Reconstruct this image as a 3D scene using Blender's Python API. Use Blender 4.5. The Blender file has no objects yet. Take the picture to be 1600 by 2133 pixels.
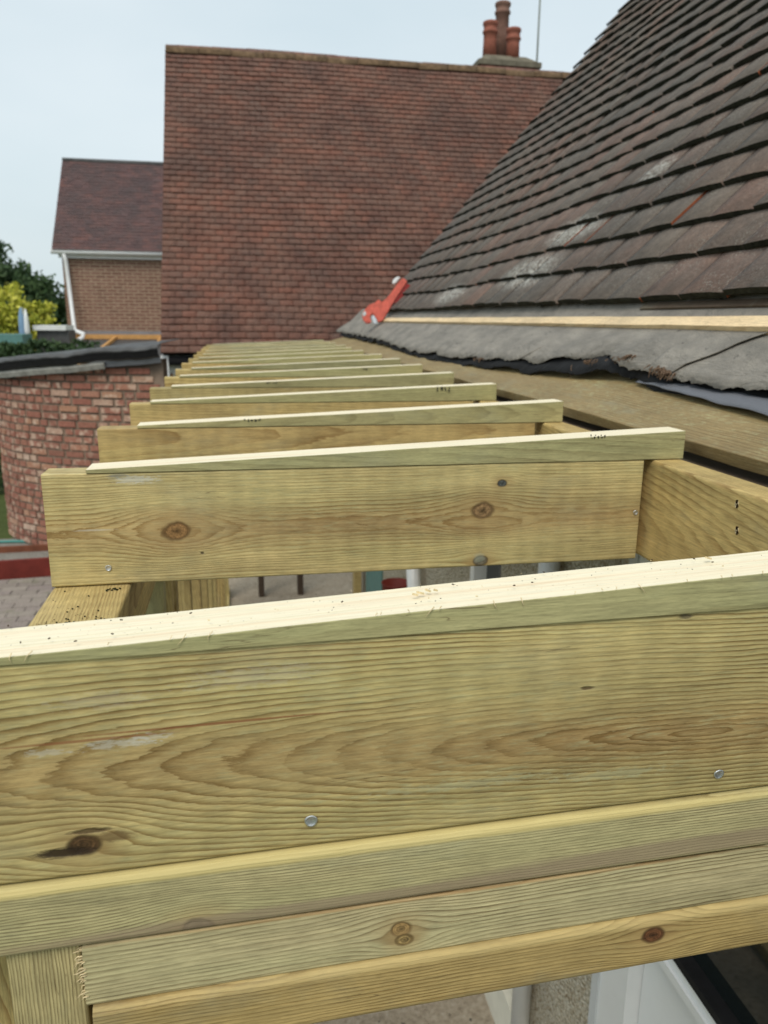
import bpy, bmesh, math, random
from mathutils import Vector, Matrix, noise
R = math.radians
random.seed(7)
sc = bpy.context.scene
COL = sc.collection
H = 2.15                                   # eye height above the patio

# ------------------------------------------------------------------ camera
cam_d = bpy.data.cameras.new('camera')
cam = bpy.data.objects.new('camera', cam_d); COL.objects.link(cam)
cam_d.sensor_fit = 'HORIZONTAL'; cam_d.sensor_width = 36.0; cam_d.lens = 36.0
cam_d.clip_start = 0.02; cam_d.clip_end = 2000
right = Vector((.98361451, -.18005527, .00908767)); fwd = Vector((.17686131, .95393523, -.2423379)); up = Vector((.03496517, .23997433, .97014935))
cam.matrix_world = Matrix(((right.x, up.x, -fwd.x, 0), (right.y, up.y, -fwd.y, 0), (right.z, up.z, -fwd.z, H), (0, 0, 0, 1)))
cam_d.dof.use_dof = True; cam_d.dof.focus_distance = 0.66; cam_d.dof.aperture_fstop = 14
sc.camera = cam

# ------------------------------------------------------------------ sky, sun, exposure
SUN_EL, SUN_AZ = R(55), R(206)             # azimuth measured from +Y towards +X
w = bpy.data.worlds.new('World'); sc.world = w; w.use_nodes = True
nt = w.node_tree; nt.nodes.clear()
o_ = nt.nodes.new('ShaderNodeOutputWorld'); bg = nt.nodes.new('ShaderNodeBackground')
sky = nt.nodes.new('ShaderNodeTexSky'); sky.sky_type = 'NISHITA'; sky.sun_disc = False
sky.sun_elevation = SUN_EL; sky.sun_rotation = SUN_AZ; sky.dust_density = 4.0; sky.air_density = 1.2
tc = nt.nodes.new('ShaderNodeTexCoord'); mp = nt.nodes.new('ShaderNodeMapping'); mp.inputs['Scale'].default_value = (1, 1, 2.5)
nz = nt.nodes.new('ShaderNodeTexNoise'); nz.inputs['Scale'].default_value = 1.6; nz.inputs['Detail'].default_value = 4
rp = nt.nodes.new('ShaderNodeValToRGB')
rp.color_ramp.elements[0].position = .3; rp.color_ramp.elements[0].color = (5.5, 6.7, 7.2, 1)
rp.color_ramp.elements[1].position = .72; rp.color_ramp.elements[1].color = (7.2, 8.0, 8.3, 1)
mx = nt.nodes.new('ShaderNodeMix'); mx.data_type = 'RGBA'; mx.inputs[0].default_value = .8
nt.links.new(tc.outputs['Generated'], mp.inputs[0]); nt.links.new(mp.outputs[0], nz.inputs['Vector'])
nt.links.new(nz.outputs[0], rp.inputs[0]); nt.links.new(sky.outputs[0], mx.inputs[6]); nt.links.new(rp.outputs[0], mx.inputs[7])
nt.links.new(mx.outputs[2], bg.inputs[0]); bg.inputs[1].default_value = .1
nt.links.new(bg.outputs[0], o_.inputs[0])
sd = bpy.data.lights.new('sun', 'SUN'); sd.energy = 1.5; sd.angle = R(24); sd.color = (1, .94, .84)
sun = bpy.data.objects.new('sun', sd); COL.objects.link(sun)
sdir = Vector((math.sin(SUN_AZ) * math.cos(SUN_EL), math.cos(SUN_AZ) * math.cos(SUN_EL), math.sin(SUN_EL)))
sun.rotation_euler = sdir.to_track_quat('Z', 'Y').to_euler()
sc.view_settings.view_transform = 'Standard'; sc.view_settings.look = 'None'
sc.view_settings.exposure = 0.28; sc.view_settings.gamma = 1.0; sc.view_settings.use_curve_mapping = False

# ------------------------------------------------------------------ node helper
class N:
    """small expression builder for one material"""
    def __init__(s, name):
        s.m = bpy.data.materials.new(name); s.m.use_nodes = True
        s.t = s.m.node_tree; s.t.nodes.clear()
        s.out = s.t.nodes.new('ShaderNodeOutputMaterial'); s.b = s.t.nodes.new('ShaderNodeBsdfPrincipled')
        s.t.links.new(s.b.outputs[0], s.out.inputs[0])
        s._tc = None
    def put(s, sock, v):
        if hasattr(v, 'is_linked'): s.t.links.new(v, sock)
        elif isinstance(v, (tuple, list)) and len(v) == 3 and sock.type == 'RGBA': sock.default_value = (*v, 1)
        else: sock.default_value = v
    def math(s, op, a, b=None, c=None, clamp=False):
        n = s.t.nodes.new('ShaderNodeMath'); n.operation = op; n.use_clamp = clamp
        s.put(n.inputs[0], a)
        if b is not None: s.put(n.inputs[1], b)
        if c is not None: s.put(n.inputs[2], c)
        return n.outputs[0]
    def add(s, a, b): return s.math('ADD', a, b)
    def sub(s, a, b): return s.math('SUBTRACT', a, b)
    def mul(s, a, b): return s.math('MULTIPLY', a, b)
    def coord(s, kind='Object'):
        if s._tc is None: s._tc = s.t.nodes.new('ShaderNodeTexCoord')
        return s._tc.outputs[kind]
    def pos(s): return s.t.nodes.new('ShaderNodeNewGeometry').outputs['Position']
    def rand(s): return s.t.nodes.new('ShaderNodeObjectInfo').outputs['Random']
    def attr(s, nm):
        n = s.t.nodes.new('ShaderNodeAttribute'); n.attribute_name = nm; return n.outputs['Fac']
    def sep(s, v):
        n = s.t.nodes.new('ShaderNodeSeparateXYZ'); s.put(n.inputs[0], v); return n.outputs[0], n.outputs[1], n.outputs[2]
    def comb(s, x, y, z):
        n = s.t.nodes.new('ShaderNodeCombineXYZ')
        for i, v in enumerate((x, y, z)): s.put(n.inputs[i], v)
        return n.outputs[0]
    def vadd(s, a, b):
        n = s.t.nodes.new('ShaderNodeVectorMath'); n.operation = 'ADD'; s.put(n.inputs[0], a); s.put(n.inputs[1], b); return n.outputs[0]
    def vmul(s, a, b):
        n = s.t.nodes.new('ShaderNodeVectorMath'); n.operation = 'MULTIPLY'; s.put(n.inputs[0], a); s.put(n.inputs[1], b); return n.outputs[0]
    def noise(s, v, scale=1., detail=2., rough=.5, dist=0.):
        n = s.t.nodes.new('ShaderNodeTexNoise'); s.put(n.inputs['Vector'], v); n.inputs['Scale'].default_value = scale
        n.inputs['Detail'].default_value = detail; n.inputs['Roughness'].default_value = rough; n.inputs['Distortion'].default_value = dist
        return n.outputs[0]
    def voro(s, v, scale=1., feat='F1', out='Distance'):
        n = s.t.nodes.new('ShaderNodeTexVoronoi'); s.put(n.inputs['Vector'], v); n.inputs['Scale'].default_value = scale; n.feature = feat
        return n.outputs[out]
    def white(s, v):
        n = s.t.nodes.new('ShaderNodeTexWhiteNoise'); n.noise_dimensions = '1D'; s.put(n.inputs['W'], v); return n.outputs['Value']
    def ramp(s, f, stops, interp='LINEAR'):
        n = s.t.nodes.new('ShaderNodeValToRGB'); cr = n.color_ramp; cr.interpolation = interp
        while len(cr.elements) < len(stops): cr.elements.new(.5)
        for e, (p, c) in zip(cr.elements, stops):
            e.position = p; e.color = (*c, 1) if not isinstance(c, (int, float)) else (c, c, c, 1)
        s.put(n.inputs[0], f); return n.outputs[0]
    def mix(s, f, a, b, mode='MIX'):
        n = s.t.nodes.new('ShaderNodeMix'); n.data_type = 'RGBA'; n.blend_type = mode; n.clamp_factor = True
        s.put(n.inputs[0], f); s.put(n.inputs[6], a); s.put(n.inputs[7], b); return n.outputs[2]
    def smooth(s, x, a, b):
        n = s.t.nodes.new('ShaderNodeMapRange'); n.interpolation_type = 'SMOOTHSTEP'
        s.put(n.inputs[0], x); n.inputs[1].default_value = a; n.inputs[2].default_value = b; return n.outputs[0]
    def bump(s, h, strength=.3, dist=.001):
        n = s.t.nodes.new('ShaderNodeBump'); n.inputs['Strength'].default_value = strength; n.inputs['Distance'].default_value = dist
        s.put(n.inputs['Height'], h); s.t.links.new(n.outputs[0], s.b.inputs['Normal'])
    def fin(s, col, rough=.7, spec=.3, metal=0.):
        s.put(s.b.inputs['Base Color'], col); s.put(s.b.inputs['Roughness'], rough)
        s.b.inputs['Specular IOR Level'].default_value = spec; s.b.inputs['Metallic'].default_value = metal
        return s.m

def L(r, g, b):
    f = lambda c: (c / 255 / 12.92) if c / 255 <= .04045 else ((c / 255 + .055) / 1.055) ** 2.4
    return (f(r), f(g), f(b))

# ------------------------------------------------------------------ materials
def wood(name, zc=0., a=.05, b=-.08, ring=.0038, tilt=0., early=(.54, .43, .185), late=(.27, .185, .062), heart=(.42, .28, .12),
         heart_w=.022, heart_amt=.7, knots=(), spots=(), seed=0., generic=False, rollers=.05, warp=.010, contrast=1., green=.5, torn=0.):
    wk = lambda c: (c[0] * 1.05, c[1] * 1.0, c[2] * 1.02)
    early, late, heart = wk(early), wk(late), wk(heart)
    n = N(name)
    P = n.coord(); x, y, z = n.sep(P)
    if generic:
        rnd = n.rand(); off = n.mul(rnd, 37.3)
        Pn = n.vadd(P, n.comb(off, n.mul(rnd, 11.7), n.mul(rnd, 5.1)))
        zc_ = n.add(zc, n.mul(n.sub(n.white(rnd), .5), .14))
        a_ = n.add(a, n.mul(n.white(n.add(rnd, 3.3)), .09))
        b_ = n.mul(n.sub(n.white(n.add(rnd, 7.1)), .5), .16)
        tilt_ = n.mul(n.sub(n.white(n.add(rnd, 9.7)), .5), .03)
    else:
        Pn = n.vadd(P, (seed * 3.7, seed * 1.3, seed * 2.1)); zc_ = zc; a_ = a; b_ = b; tilt_ = tilt
    n1 = n.noise(n.vmul(Pn, (3.2, 9, 13)), 1, 2, .5)
    n2 = n.noise(n.vmul(Pn, (16, 40, 60)), 1, 2, .5)
    n3 = n.noise(n.vmul(Pn, (60, 90, 260)), 1, 2, .55)
    u = n.add(n.sub(z, zc_), n.mul(x, tilt_))
    u = n.add(u, n.mul(n.sub(n1, .5), warp))
    v = n.add(n.add(a_, n.mul(x, b_)), n.mul(y, .8))
    for (kx, kz, kr, dark) in knots:
        dx = n.mul(n.sub(x, kx), .5); dz = n.sub(z, kz)
        d2 = n.add(n.mul(dx, dx), n.mul(dz, dz))
        e = n.math('EXPONENT', n.mul(d2, -1 / (2.6 * kr) ** 2))
        u = n.sub(u, n.mul(n.mul(dz, e), .85)); v = n.add(v, n.mul(e, kr * .9))
    r = n.math('SQRT', n.add(n.mul(u, u), n.mul(v, v)))
    r = n.add(r, n.mul(n.sub(n2, .5), .0034))
    r = n.add(r, n.mul(n.sub(n3, .5), .0009))
    if torn: r = n.add(r, n.mul(n.mul(n.sub(n.noise(n.vmul(Pn, (45, 60, 190)), 1, 4, .7), .5), .0042), n.math('EXPONENT', n.mul(n.mul(u, u), -1 / .03 ** 2))))
    rr = n.mul(r, 1 / ring)
    # ring spacing varies slowly
    rr = n.add(rr, n.mul(n.noise(n.comb(n.mul(r, 60), seed, 0), 1, 1), 2.2))
    t = n.math('FRACT', rr)
    line = n.ramp(t, [(0, .05), (.1, .0), (.45, .1), (.8, .75), (.93, 1.), (1., .1)])
    amp = n.ramp(n.noise(n.vmul(Pn, (5, 20, 24)), 1, 3), [(.28, .18), (.62, 1.)])
    line = n.mul(n.mul(line, amp), contrast)
    fib = n.noise(n.vmul(Pn, (28, 500, 620)), 1, 3, .6)
    fib2 = n.noise(n.vmul(Pn, (140, 900, 1300)), 1, 2, .6)
    big = n.noise(n.vmul(Pn, (2.6, 7, 17)), 1, 4, .6)
    e2 = n.mix(n.ramp(big, [(.35, 0.), (.65, green)]), early, (early[0] * .86, early[1] * .98, early[2] * .92))
    # heart zone
    hz = n.math('EXPONENT', n.mul(n.mul(u, u), -1 / heart_w ** 2))
    hz = n.mul(n.mul(hz, n.ramp(big, [(.25, .45), (.6, 1.)])), heart_amt)
    e2 = n.mix(hz, e2, heart)
    l2 = n.mix(hz, late, (late[0] * .92, late[1] * .82, late[2] * .8))
    if torn:
        tn = n.noise(n.vmul(Pn, (55, 100, 330)), 1, 4, .7)
        e2 = n.mix(n.mul(n.ramp(tn, [(.5, 0.), (.68, .6)]), n.ramp(big, [(.35, .3), (.6, 1.)])), e2, (.47, .45, .24))
        e2 = n.mix(n.mul(n.ramp(tn, [(.3, .5), (.44, 0.)]), hz), e2, (.25, .16, .06))
    c = n.mix(line, e2, l2)
    c = n.mix(.75, c, n.mix(1., c, n.ramp(fib, [(.2, .58), (.5, 1.0), (.8, 1.3)]), 'MULTIPLY'))
    c = n.mix(.5, c, n.mix(1., c, n.ramp(fib2, [(.25, .66), (.6, 1.12)]), 'MULTIPLY'))
    tone = n.noise(n.vmul(Pn, (4.5, 9, 30)), 1, 4, .65)
    c = n.mix(1., c, n.ramp(tone, [(.3, .80), (.5, 1.0), (.7, 1.16)]), 'MULTIPLY')
    if generic: c = n.mix(1., c, n.ramp(n.white(n.add(rnd, 5.9)), [(0., (.80, .82, .84)), (.5, (1., 1., 1.)), (1., (1.08, 1.05, .98))]), 'MULTIPLY')
    crk = n.math('ABSOLUTE', n.sub(n.noise(n.vmul(Pn, (5, 60, 105)), 1, 3, .55), .5))
    ckm = n.mul(n.ramp(crk, [(0., 1.), (.007, 0.)]), n.ramp(n.noise(n.vmul(Pn, (7, 15, 22)), 1, 2), [(.56, 0.), (.68, .8)]))
    c = n.mix(ckm, c, (.11, .07, .03))
    if rollers:
        wv = n.math('SINE', n.mul(n.add(x, n.mul(n1, .02)), 2 * math.pi / .030))
        wv = n.mul(wv, n.noise(n.vmul(Pn, (9, 5, 18)), 1, 2))
        c = n.mix(1., c, n.ramp(n.add(.5, n.mul(wv, .8)), [(0., 1 - rollers), (1., 1 + rollers)]), 'MULTIPLY')
    stain = n.noise(n.vmul(Pn, (6, 12, 14)), 1, 5, .65)
    c = n.mix(n.ramp(stain, [(.56, 0.), (.78, .30)]), c, (.30, .33, .25))
    h = n.add(n.mul(line, -.6), n.mul(fib, .5))
    for (kx, kz, kr, dark) in knots:
        dx = n.mul(n.sub(x, kx), .72); dz = n.sub(z, kz)
        wob = n.mul(n.sub(n.noise(n.vmul(Pn, (60, 60, 60)), 1, 2), .5), kr * .7)
        d = n.add(n.math('SQRT', n.add(n.mul(dx, dx), n.mul(dz, dz))), wob)
        q_ = n.mul(d, .4 / kr)
        core = n.ramp(q_, [(.0, 1.), (.30, 1.), (.38, .0)])
        rim = n.ramp(q_, [(.25, 0.), (.33, 1.), (.37, .9), (.46, 0.)])
        kn = n.noise(n.vmul(Pn, (300, 300, 300)), 1, 3, .6)
        rg = n.mul(n.ramp(n.math('FRACT', n.mul(d, 620)), [(0, .7), (.6, 1.35), (1., .8)]), n.ramp(kn, [(.3, .6), (.7, 1.6)]))
        c = n.mix(n.mul(n.ramp(n.mul(d, .25 / kr), [(.2, 1.), (.75, 0.)]), .5), c, (.40, .26, .11))
        c = n.mix(core, c, n.mix(1., n.mix(n.ramp(q_, [(0., 0.), (.2, .9)]), (dark[0] * .6, dark[1] * .6, dark[2] * .6), (dark[0] * 1.7, dark[1] * 1.7, dark[2] * 1.8)), rg, 'MULTIPLY'))
        c = n.mix(n.mul(rim, .7), c, (dark[0] * .5, dark[1] * .45, dark[2] * .4))
        h = n.sub(h, n.mul(core, .5))
    for (sx, sz, rx, rz, colr, amt, soft) in spots:
        dx = n.mul(n.sub(x, sx), 1 / rx); dz = n.mul(n.sub(z, sz), 1 / rz)
        nn = n.noise(n.vmul(Pn, (150, 250, 520)), 1, 4, .75)
        d = n.add(n.math('SQRT', n.add(n.mul(dx, dx), n.mul(dz, dz))), n.mul(n.sub(nn, .5), soft))
        c = n.mix(n.mul(n.ramp(d, [(.55, 1.), (1.0, 0.)]), amt), c, colr)
        if colr[0] < .1: h = n.sub(h, n.mul(n.ramp(d, [(.4, 1.), (1., 0.)]), 3.))
    n.bump(h, .55, .0006)
    return n.fin(c, .62, .28)

def pale_wood(name):
    n = N(name); P = n.coord(); rnd = n.rand()
    Pn = n.vadd(P, n.comb(n.mul(rnd, 31.), n.mul(rnd, 7.), 0))
    x, y, z = n.sep(Pn)
    st = n.noise(n.vmul(Pn, (2.2, 170, 3)), 1, 3, .6)
    f = n.noise(n.vmul(Pn, (40, 900, 30)), 1, 3, .6)
    c = n.ramp(st, [(.25, (.80, .70, .47)), (.45, (.88, .80, .60)), (.6, (.86, .74, .53)), (.75, (.78, .60, .40))])
    c = n.mix(.6, c, n.mix(1., c, n.ramp(f, [(.25, .82), (.6, 1.06)]), 'MULTIPLY'))
    sp = n.noise(n.vmul(Pn, (330, 420, 1)), 1, 2, .6)
    cl = n.noise(n.vmul(Pn, (14, 30, 1)), 1, 3, .6)
    m = n.mul(n.ramp(sp, [(.66, 0.), (.74, 1.)]), n.ramp(cl, [(.38, .0), (.62, .8)]))
    c = n.mix(m, c, (.33, .2, .11))
    n.bump(f, .5, .0005)
    return n.fin(c, .75, .2)

KB = (.17, .095, .035); KG = (.20, .17, .10); KR = (.085, .036, .014); DK = (.03, .017, .009); WH = (.62, .62, .56)
M = {}
M['wood_end'] = wood('timber_end_joist', zc=-.016, a=.031, b=-.105, ring=.0036, tilt=.05, heart_w=.027, heart_amt=.95, contrast=1.25, torn=1., seed=1, warp=.012,
    early=(.53, .44, .19), late=(.235, .165, .055), heart=(.37, .255, .105),
    knots=[(-.3055, -.0505, .0075, (.055, .030, .012))],
    spots=[(-.318, -.0545, .021, .0044, DK, .95, 1.), (-.302, -.0415, .015, .0022, (.06, .03, .012), .8, 1.), (-.288, -.047, .016, .0045, (.13, .075, .03), .7, 1.6), (-.2795, .0165, .022, .0034, WH, .38, 5.), (-.262, .0180, .014, .003, WH, .34, 5.),
           (-.322, .0150, .016, .0024, WH, .3, 5.), (-.198, .0530, .04, .008, WH, .14, 5.), (-.29, .046, .03, .006, WH, .12, 5.),
           (-.22, .0235, .10, .0011, (.24, .09, .035), .8, .7), (-.30, .0205, .06, .0012, (.26, .10, .04), .7, .7),
           (.0955, .0705, .006, .0022, (.05, .04, .03), .7, 1.), (.026, .0235, .006, .0016, (.09, .05, .02), .8, 1.),
           (.05, -.046, .05, .004, (.46, .48, .30), .3, 4.), (-.06, -.04, .07, .004, (.46, .48, .30), .3, 4.)])
M['wood_second'] = wood('timber_second_joist', zc=-.0045, a=.002, b=.006, ring=.0040, heart_w=.022, heart_amt=.9, seed=4, warp=.013, contrast=.95, torn=1.,
    early=(.56, .47, .215), heart=(.38, .27, .12),
    knots=[(-.2439, -.0048, .0125, KB), (.1669, .0078, .0115, (.16, .10, .045)), (.1927, .0455, .0052, (.05, .055, .05)), (.1666, -.0647, .0075, (.10, .085, .055))],
    spots=[(.1640, -.060, .010, .009, (.42, .46, .36), .4, 1.6), (-.2122, -.0358, .003, .002, DK, .8, .6), (-.290, .0640, .03, .006, (.62, .64, .60), .5, 3.),
           (-.31, .0695, .015, .003, (.16, .17, .16), .6, 1.4), (-.345, .0005, .03, .0016, WH, .4, 1.2), (-.08, .005, .012, .004, (.30, .19, .075), .5, .8), (-.045, .005, .011, .004, (.30, .19, .075), .5, .8), (-.01, .0055, .016, .005, (.30, .19, .075), .5, .8),
           (.27, .006, .013, .004, (.30, .2, .08), .5, .9), (.31, .006, .012, .004, (.30, .2, .08), .5, .9), (.345, .006, .012, .005, (.30, .2, .08), .4, .9)])
M['wood_plate_a'] = wood('timber_plate_upper', zc=-.09, a=.03, b=.01, ring=.0023, tilt=.004, early=(.50, .45, .23), late=(.20, .16, .075), heart_amt=0, seed=8, warp=.004,
    knots=[(-.2045, -.0215, .0075, (.08, .065, .04))],
    spots=[(-.12, -.019, .26, .0075, (.30, .225, .145), .75, .35), (.16, -.0135, .22, .0095, (.30, .225, .145), .75, .35), (-.10, .0215, .5, .0045, (.62, .50, .20), .75, .3)], rollers=.03, contrast=1.1)  # last spot: the lit line of the top arris painted as a pale strip
M['wood_plate_b'] = wood('timber_plate_middle', zc=-.11, a=.02, b=.0, ring=.0034, tilt=-.012, early=(.53, .47, .26), late=(.20, .155, .07), heart_amt=0, seed=12, warp=.010,
    knots=[(-.157, -.001, .0058, (.19, .12, .045)), (-.1545, -.0105, .0048, (.19, .13, .05))],
    spots=[(-.15, .0225, .25, .002, (.42, .25, .10), .6, .4)], rollers=.03, contrast=1.15)
M['wood_plate_c'] = wood('timber_plate_lower', zc=-.10, a=.02, b=.0, ring=.0030, tilt=.0, early=(.45, .34, .135), late=(.20, .13, .04), heart_amt=0, seed=17, warp=.006,
    knots=[(.038, .0075, .0072, KR)], spots=[(.0, .020, .4, .005, (.55, .43, .19), .5, .5)], rollers=.02, green=.1, contrast=1.1)  # the spot puts the highlight of the rounded top arris into the colour
M['wood'] = wood('treated_softwood', generic=True, ring=.0036, heart_amt=.35, heart_w=.025)
M['wood_warm'] = wood('treated_softwood_warm', generic=True, ring=.0034, heart_amt=.3, early=(.51, .395, .165), late=(.28, .185, .065), green=.3, contrast=.95)
M['wood_green'] = wood('treated_softwood_olive', generic=True, ring=.0045, early=(.40, .38, .19), late=(.24, .22, .10), heart_amt=.15, contrast=.7, rollers=.02)
M['wood_old'] = wood('weathered_dark_wood', generic=True, ring=.004, early=(.09, .065, .045), late=(.05, .035, .025), heart_amt=0, contrast=.6)
M['wood_fresh'] = wood('new_batten_wood', generic=True, ring=.004, early=(.80, .64, .38), late=(.62, .42, .2), heart_amt=.1, green=0, contrast=.7, rollers=.02)
M['wood_post'] = wood('treated_post', zc=-.05, a=.03, b=.01, ring=.0021, early=(.47, .40, .20), late=(.21, .165, .07), heart_amt=.0, seed=23, warp=.004, contrast=1.1)
M['wood_board'] = wood('rough_brown_board', generic=True, ring=.006, early=(.31, .23, .10), late=(.17, .115, .042), heart_amt=.2, heart_w=.05, green=.2, contrast=.7, rollers=0., warp=.03, torn=1.)
M['pale'] = pale_wood('fresh_sawn_wood')

def tile_mat(name, attr, base, red, redamt, lichen, dark, var=1.):
    n = N(name)
    rnd = n.attr('rnd') if attr else n.rand()
    P = n.pos()
    r2 = n.white(n.mul(rnd, 91.7)); r3 = n.white(n.add(n.mul(rnd, 53.1), 4.))
    c = n.mix(n.mul(r2, var), base, (base[0] * .62, base[1] * .62, base[2] * .64))
    c = n.mix(n.mul(n.ramp(r3, [(.35, 0.), (.8, 1.)]), redamt), c, red)
    big = n.noise(n.vmul(P, (1., 1., .55)), 1.9, 6, .68)
    c = n.mix(n.ramp(big, [(.38, 0.), (.62, .85)]), c, dark)
    f = n.noise(P, 160, 4, .7)
    c = n.mix(.7, c, n.mix(1., c, n.ramp(f, [(.3, .6), (.7, 1.4)]), 'MULTIPLY'))
    md = n.noise(P, 26, 4, .65)
    c = n.mix(.6, c, n.mix(1., c, n.ramp(md, [(.3, .65), (.7, 1.35)]), 'MULTIPLY'))
    sp = n.noise(P, 210, 3, .6); area = n.noise(P, 5, 3, .6)
    lm = n.mul(n.ramp(sp, [(.57, 0.), (.68, 1.)]), n.ramp(area, [(.40, 0.), (.60, 1.)]))
    c = n.mix(n.mul(lm, lichen), c, (.42, .41, .36))
    if lichen > .8:                      # bird-lime and lichen crust on a few tiles
        x, y, z = n.sep(P)
        for (cy, cz, ry, rz) in ((2.72, H + .17, .30, .07), (2.6, H + .30, .24, .06), (3.65, H + .12, .3, .06), (2.3, H + .44, .1, .05)):
            dx = n.mul(n.sub(y, cy), 1 / ry); dz = n.mul(n.sub(z, cz), 1 / rz)
            d = n.math('SQRT', n.add(n.mul(dx, dx), n.mul(dz, dz)))
            k = n.mul(n.ramp(d, [(.45, 1.), (1., 0.)]), n.ramp(n.noise(n.vmul(P, (1., 1.6, 1.)), 75, 5, .75), [(.47, 0.), (.57, 1.)]))
            c = n.mix(k, c, (.66, .64, .58))
    n.bump(n.add(f, n.mul(md, 1.5)), .8, .0022)
    return n.fin(c, .68, .3)
DT = dict(base=L(124, 111, 100), red=L(142, 102, 88), redamt=.4, lichen=.95, dark=L(100, 94, 88), var=.5)
M['tile_dark'] = tile_mat('weathered_grey_clay_tile', False, **DT); M['tile_dark_a'] = tile_mat('weathered_grey_clay_tile_small', True, **DT)
RT = dict(base=L(126, 90, 76), red=L(146, 88, 70), redamt=.4, lichen=.75, dark=L(94, 68, 60), var=.2)
M['tile_red'] = tile_mat('red_brown_clay_tile', False, **RT); M['tile_red_a'] = tile_mat('red_brown_clay_tile_small', True, **RT)
M['tile_plum_a'] = tile_mat('plum_clay_tile', True, base=L(98, 72, 70), red=L(112, 74, 66), redamt=.5, lichen=.15, dark=L(72, 60, 60))
def simple(name, col, rough=.6, spec=.3, var=.15, scale=20, bump=0., bscale=200, metal=0.):
    n = N(name); P = n.pos()
    c = n.mix(1., col, n.ramp(n.noise(P, scale, 4, .6), [(.3, 1 - var), (.7, 1 + var)]), 'MULTIPLY')
    if bump: n.bump(n.noise(P, bscale, 3, .6), .6, bump)
    return n.fin(c, rough, spec, metal)
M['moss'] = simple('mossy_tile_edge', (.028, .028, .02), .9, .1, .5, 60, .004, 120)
M['moss_red'] = simple('dirty_tile_edge', L(70, 52, 44), .9, .1, .4, 40, .004, 120)
M['clay_edge'] = simple('exposed_orange_clay', L(140, 78, 50), .8, .2, .3, 60)
def brick_mat(name, attr, stops, patch=.35):
    n = N(name); rnd = n.attr('rnd') if attr else n.rand(); P = n.pos()
    c = n.ramp(n.white(n.mul(rnd, 77.7)), stops)
    f = n.noise(P, 55, 4, .7)
    c = n.mix(.8, c, n.mix(1., c, n.ramp(f, [(.3, .6), (.7, 1.4)]), 'MULTIPLY'))
    wm = n.mul(n.ramp(n.noise(P, 17, 2, .5), [(.48, 0.), (.62, 1.)]), n.ramp(n.white(n.add(rnd, 2.2)), [(.25, 0.), (.7, 1.)]))
    c = n.mix(n.mul(wm, patch), c, L(205, 180, 160))
    n.bump(f, .7, .003)
    return n.fin(c, .85, .2)
BS = [(0., L(138, 96, 82)), (.25, L(154, 106, 90)), (.5, L(148, 98, 84)), (.75, L(162, 114, 96)), (.9, L(170, 128, 104)), (1., L(184, 158, 142))]
M['brick'] = brick_mat('old_red_brick', False, BS, .75); M['brick_a'] = brick_mat('old_red_brick_small', True, BS, .75)
M['brick_far'] = brick_mat('brown_house_brick', True, [(0., L(128, 98, 84)), (.5, L(136, 103, 88)), (1., L(144, 112, 96))], .15)
M['mortar'] = simple('lime_mortar', L(122, 106, 92), .95, .1, .25, 18, .004, 150)
M['mortar_far'] = simple('pale_mortar', L(196, 178, 154), .95, .1, .15, 8)
M['upvc'] = simple('white_upvc', (.78, .79, .79), .35, .45, .04, 6)
M['upvc_grey'] = simple('dull_white_plastic', (.55, .57, .58), .45, .4, .08, 9)
def felt_mat():
    n = N('grey_roofing_felt'); P = n.pos()
    c = n.ramp(n.noise(n.vmul(P, (1, .5, 1)), 16, 5, .65), [(.3, L(112, 108, 101)), (.55, L(138, 132, 123)), (.75, L(154, 147, 136))])
    g = n.noise(P, 420, 3, .7); c = n.mix(.8, c, n.mix(1., c, n.ramp(g, [(.3, .7), (.7, 1.2)]), 'MULTIPLY'))
    d = n.noise(n.vmul(P, (1, .6, 1)), 60, 2, .5); c = n.mix(n.mul(n.ramp(d, [(.68, 0.), (.74, 1.)]), .6), c, (.05, .045, .04))
    cr = n.noise(n.vmul(P, (14, 5, 14)), 1, 3, .6, 1.5)
    n.bump(n.add(n.mul(g, .25), n.mul(n.math('ABSOLUTE', n.sub(cr, .5)), 6.)), .6, .004)
    return n.fin(c, .8, .3)
M['felt'] = felt_mat()
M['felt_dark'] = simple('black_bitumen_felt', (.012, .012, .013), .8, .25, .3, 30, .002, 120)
M['felt_flat'] = simple('weathered_flat_roof_felt', L(78, 78, 78), .6, .4, .35, 9, .004, 60)
M['felt_edge'] = simple('pale_roof_edge_trim', L(150, 148, 142), .6, .3, .3, 16)
def membrane():
    n = N('grey_breather_membrane'); P = n.pos(); x, y, z = n.sep(P)
    g1 = n.math('SINE', n.mul(n.add(y, z), 2 * math.pi / .0035)); g2 = n.math('SINE', n.mul(n.sub(y, z), 2 * math.pi / .0035))
    g = n.math('MAXIMUM', g1, g2)
    c = n.mix(n.ramp(g, [(.4, 0.), (1., 1.)]), L(84, 85, 90), L(126, 128, 134))
    n.bump(g, .4, .0004); return n.fin(c, .6, .3)
M['membrane'] = membrane()
def pebbledash():
    n = N('pebbledash_render'); P = n.pos()
    v = n.voro(P, 110); cc = n.noise(P, 130, 2, .5)
    c = n.ramp(cc, [(.3, L(165, 146, 118)), (.5, L(214, 204, 182)), (.7, L(228, 222, 206))])
    c = n.mix(.6, c, n.mix(1., c, n.ramp(v, [(0., 1.15), (.6, .6)]), 'MULTIPLY'))
    c = n.mix(n.ramp(n.noise(P, 3, 4), [(.45, 0.), (.75, .35)]), c, L(150, 140, 122))
    n.bump(n.mul(v, -1), 1., .012); return n.fin(c, .9, .15)
M['pebbledash'] = pebbledash()
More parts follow.
